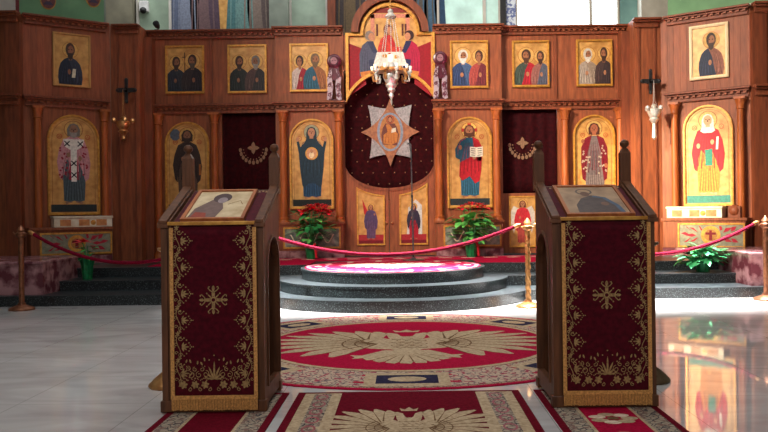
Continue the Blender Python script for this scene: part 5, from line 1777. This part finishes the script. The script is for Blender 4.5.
# small things on and above the cornice of the dim side
p = at(157, 25, 14.9)
t = thing('spotlight', 'small black spotlight on the cornice below the dim window', 'spotlight', (p.x, 14.9, ZU1 + .001))
one(BLACK).box(-.04, .04, -.04, .04, 0, .02).build('base', t)
one(BLACK).lathe([(.03, -.08), (.055, .0), (.06, .08), (.05, .085)], n=14).move(Matrix.Translation((0, 0, .10)) @ Matrix.Rotation(R(70), 4, 'X')).build('lamp_head', t)
p = at(141, 6, YB - .3)
t = thing('dome_camera', 'small white dome camera on the wall beside the olive pilaster', 'camera', (p.x, YB - .1, p.z))
WHT = mat('white_plastic', (232, 230, 226), rough=.4)
one(WHT).box(-.1, .1, -.05, .068, -.08, .16).build('housing', t, bevel=.01)
one(BLACK).ball((0, -.06, -.06), .075, 14).build('lens_dome', t)

# ------------------------------------------------------------------ light
w = bpy.data.worlds.new('World'); bpy.context.scene.world = w
w.use_nodes = True
bg = w.node_tree.nodes['Background']
bg.inputs['Color'].default_value = (0.96, 0.95, 0.95, 1)
bg.inputs['Strength'].default_value = 0.11

def look(o, target):
    d = Vector(target) - Vector(o.location)
    o.rotation_euler = d.to_track_quat('-Z', 'Y').to_euler()
def spot(name, loc, target, energy, size, blend, color, soft):
    l = bpy.data.lights.new(name, 'SPOT'); l.energy = energy; l.spot_size = R(size); l.spot_blend = blend
    l.color = color; l.shadow_soft_size = soft
    o = bpy.data.objects.new(name, l); COL.objects.link(o); o.location = loc; look(o, target)
    return o
def area(name, loc, target, energy, sx, sy, color, spread=180):
    l = bpy.data.lights.new(name, 'AREA'); l.shape = 'RECTANGLE'; l.size = sx; l.size_y = sy; l.energy = energy; l.color = color; l.spread = R(spread)
    o = bpy.data.objects.new(name, l); COL.objects.link(o); o.location = loc; look(o, target)
    return o
# daylight falling from a high side window onto the far wing
spot('sunbeam_wing', (-8.0, 7.0, 5.6), (4.55, 14.3, 1.75), 25000, 12.5, .85, (1.0, .82, .52), .2)
# sun from the same side catching the round steps
spot('sunbeam_steps', (-7.0, 8.6, 6.5), (-1.0, 11.1, .4), 6500, 16, .7, (.88, 1.0, 1.0), .2)
# daylight of the dome straight down over the steps
area('dome_daylight', (1.4, 11.05, 8.5), (1.4, 11.06, 0), 900, 7.5, 1.4, (.97, .98, 1.0), 17)
# soft daylight over the right half of the screen
area('window_daylight', (-5.0, 5.5, 8.0), (4.0, 14.6, 2.0), 350, 2.0, 2.0, (1.0, .87, .72), 60)
# dim general light of the nave
area('nave_daylight', (-1.2, 7.0, 9.0), (-1.2, 7.1, 0), 150, 9.0, 6.0, (.94, .97, 1.0), 75)
area('screen_fill', (0.0, 8.6, 9.5), (-1.5, 14.8, 3.4), 64, 9.0, 1.5, (.96, .97, 1.0), 90)  # added fill light, lifts the front of the screen without reaching the stands
area('front_fill', (-0.5, -2.6, 4.2), (0.0, 6.0, .8), 60, 4.0, 2.5, (1.0, .95, .92), 100)  # added fill light from behind the camera, brightens the stand fronts
# daylight in the apse behind the screen
area('apse_daylight', (-2.5, 16.2, 8.0), (-2.5, 17.6, 5.6), 210, 10.0, .5, (.95, .97, 1.0))

# ------------------------------------------------------------------ camera
cam = bpy.data.cameras.new('Camera')
co = bpy.data.objects.new('Camera', cam); COL.objects.link(co)
co.location = (0, 0, EYE)
co.rotation_euler = (Matrix.Rotation(R(90), 3, 'X') @ Matrix.Rotation(-ROLL, 3, 'Z')).to_euler()
cam.sensor_width = 36.0
cam.lens = F / 768 * 36.0
cam.shift_x = -(CX - 384) / 768
cam.shift_y = (CY - 216) / 768
cam.clip_end = 100
sc_ = bpy.context.scene
sc_.camera = co
sc_.view_settings.view_transform = 'Standard'
sc_.view_settings.look = 'None'
sc_.view_settings.exposure = 0.0
sc_.view_settings.gamma = 1.0
sc_.view_settings.use_curve_mapping = False
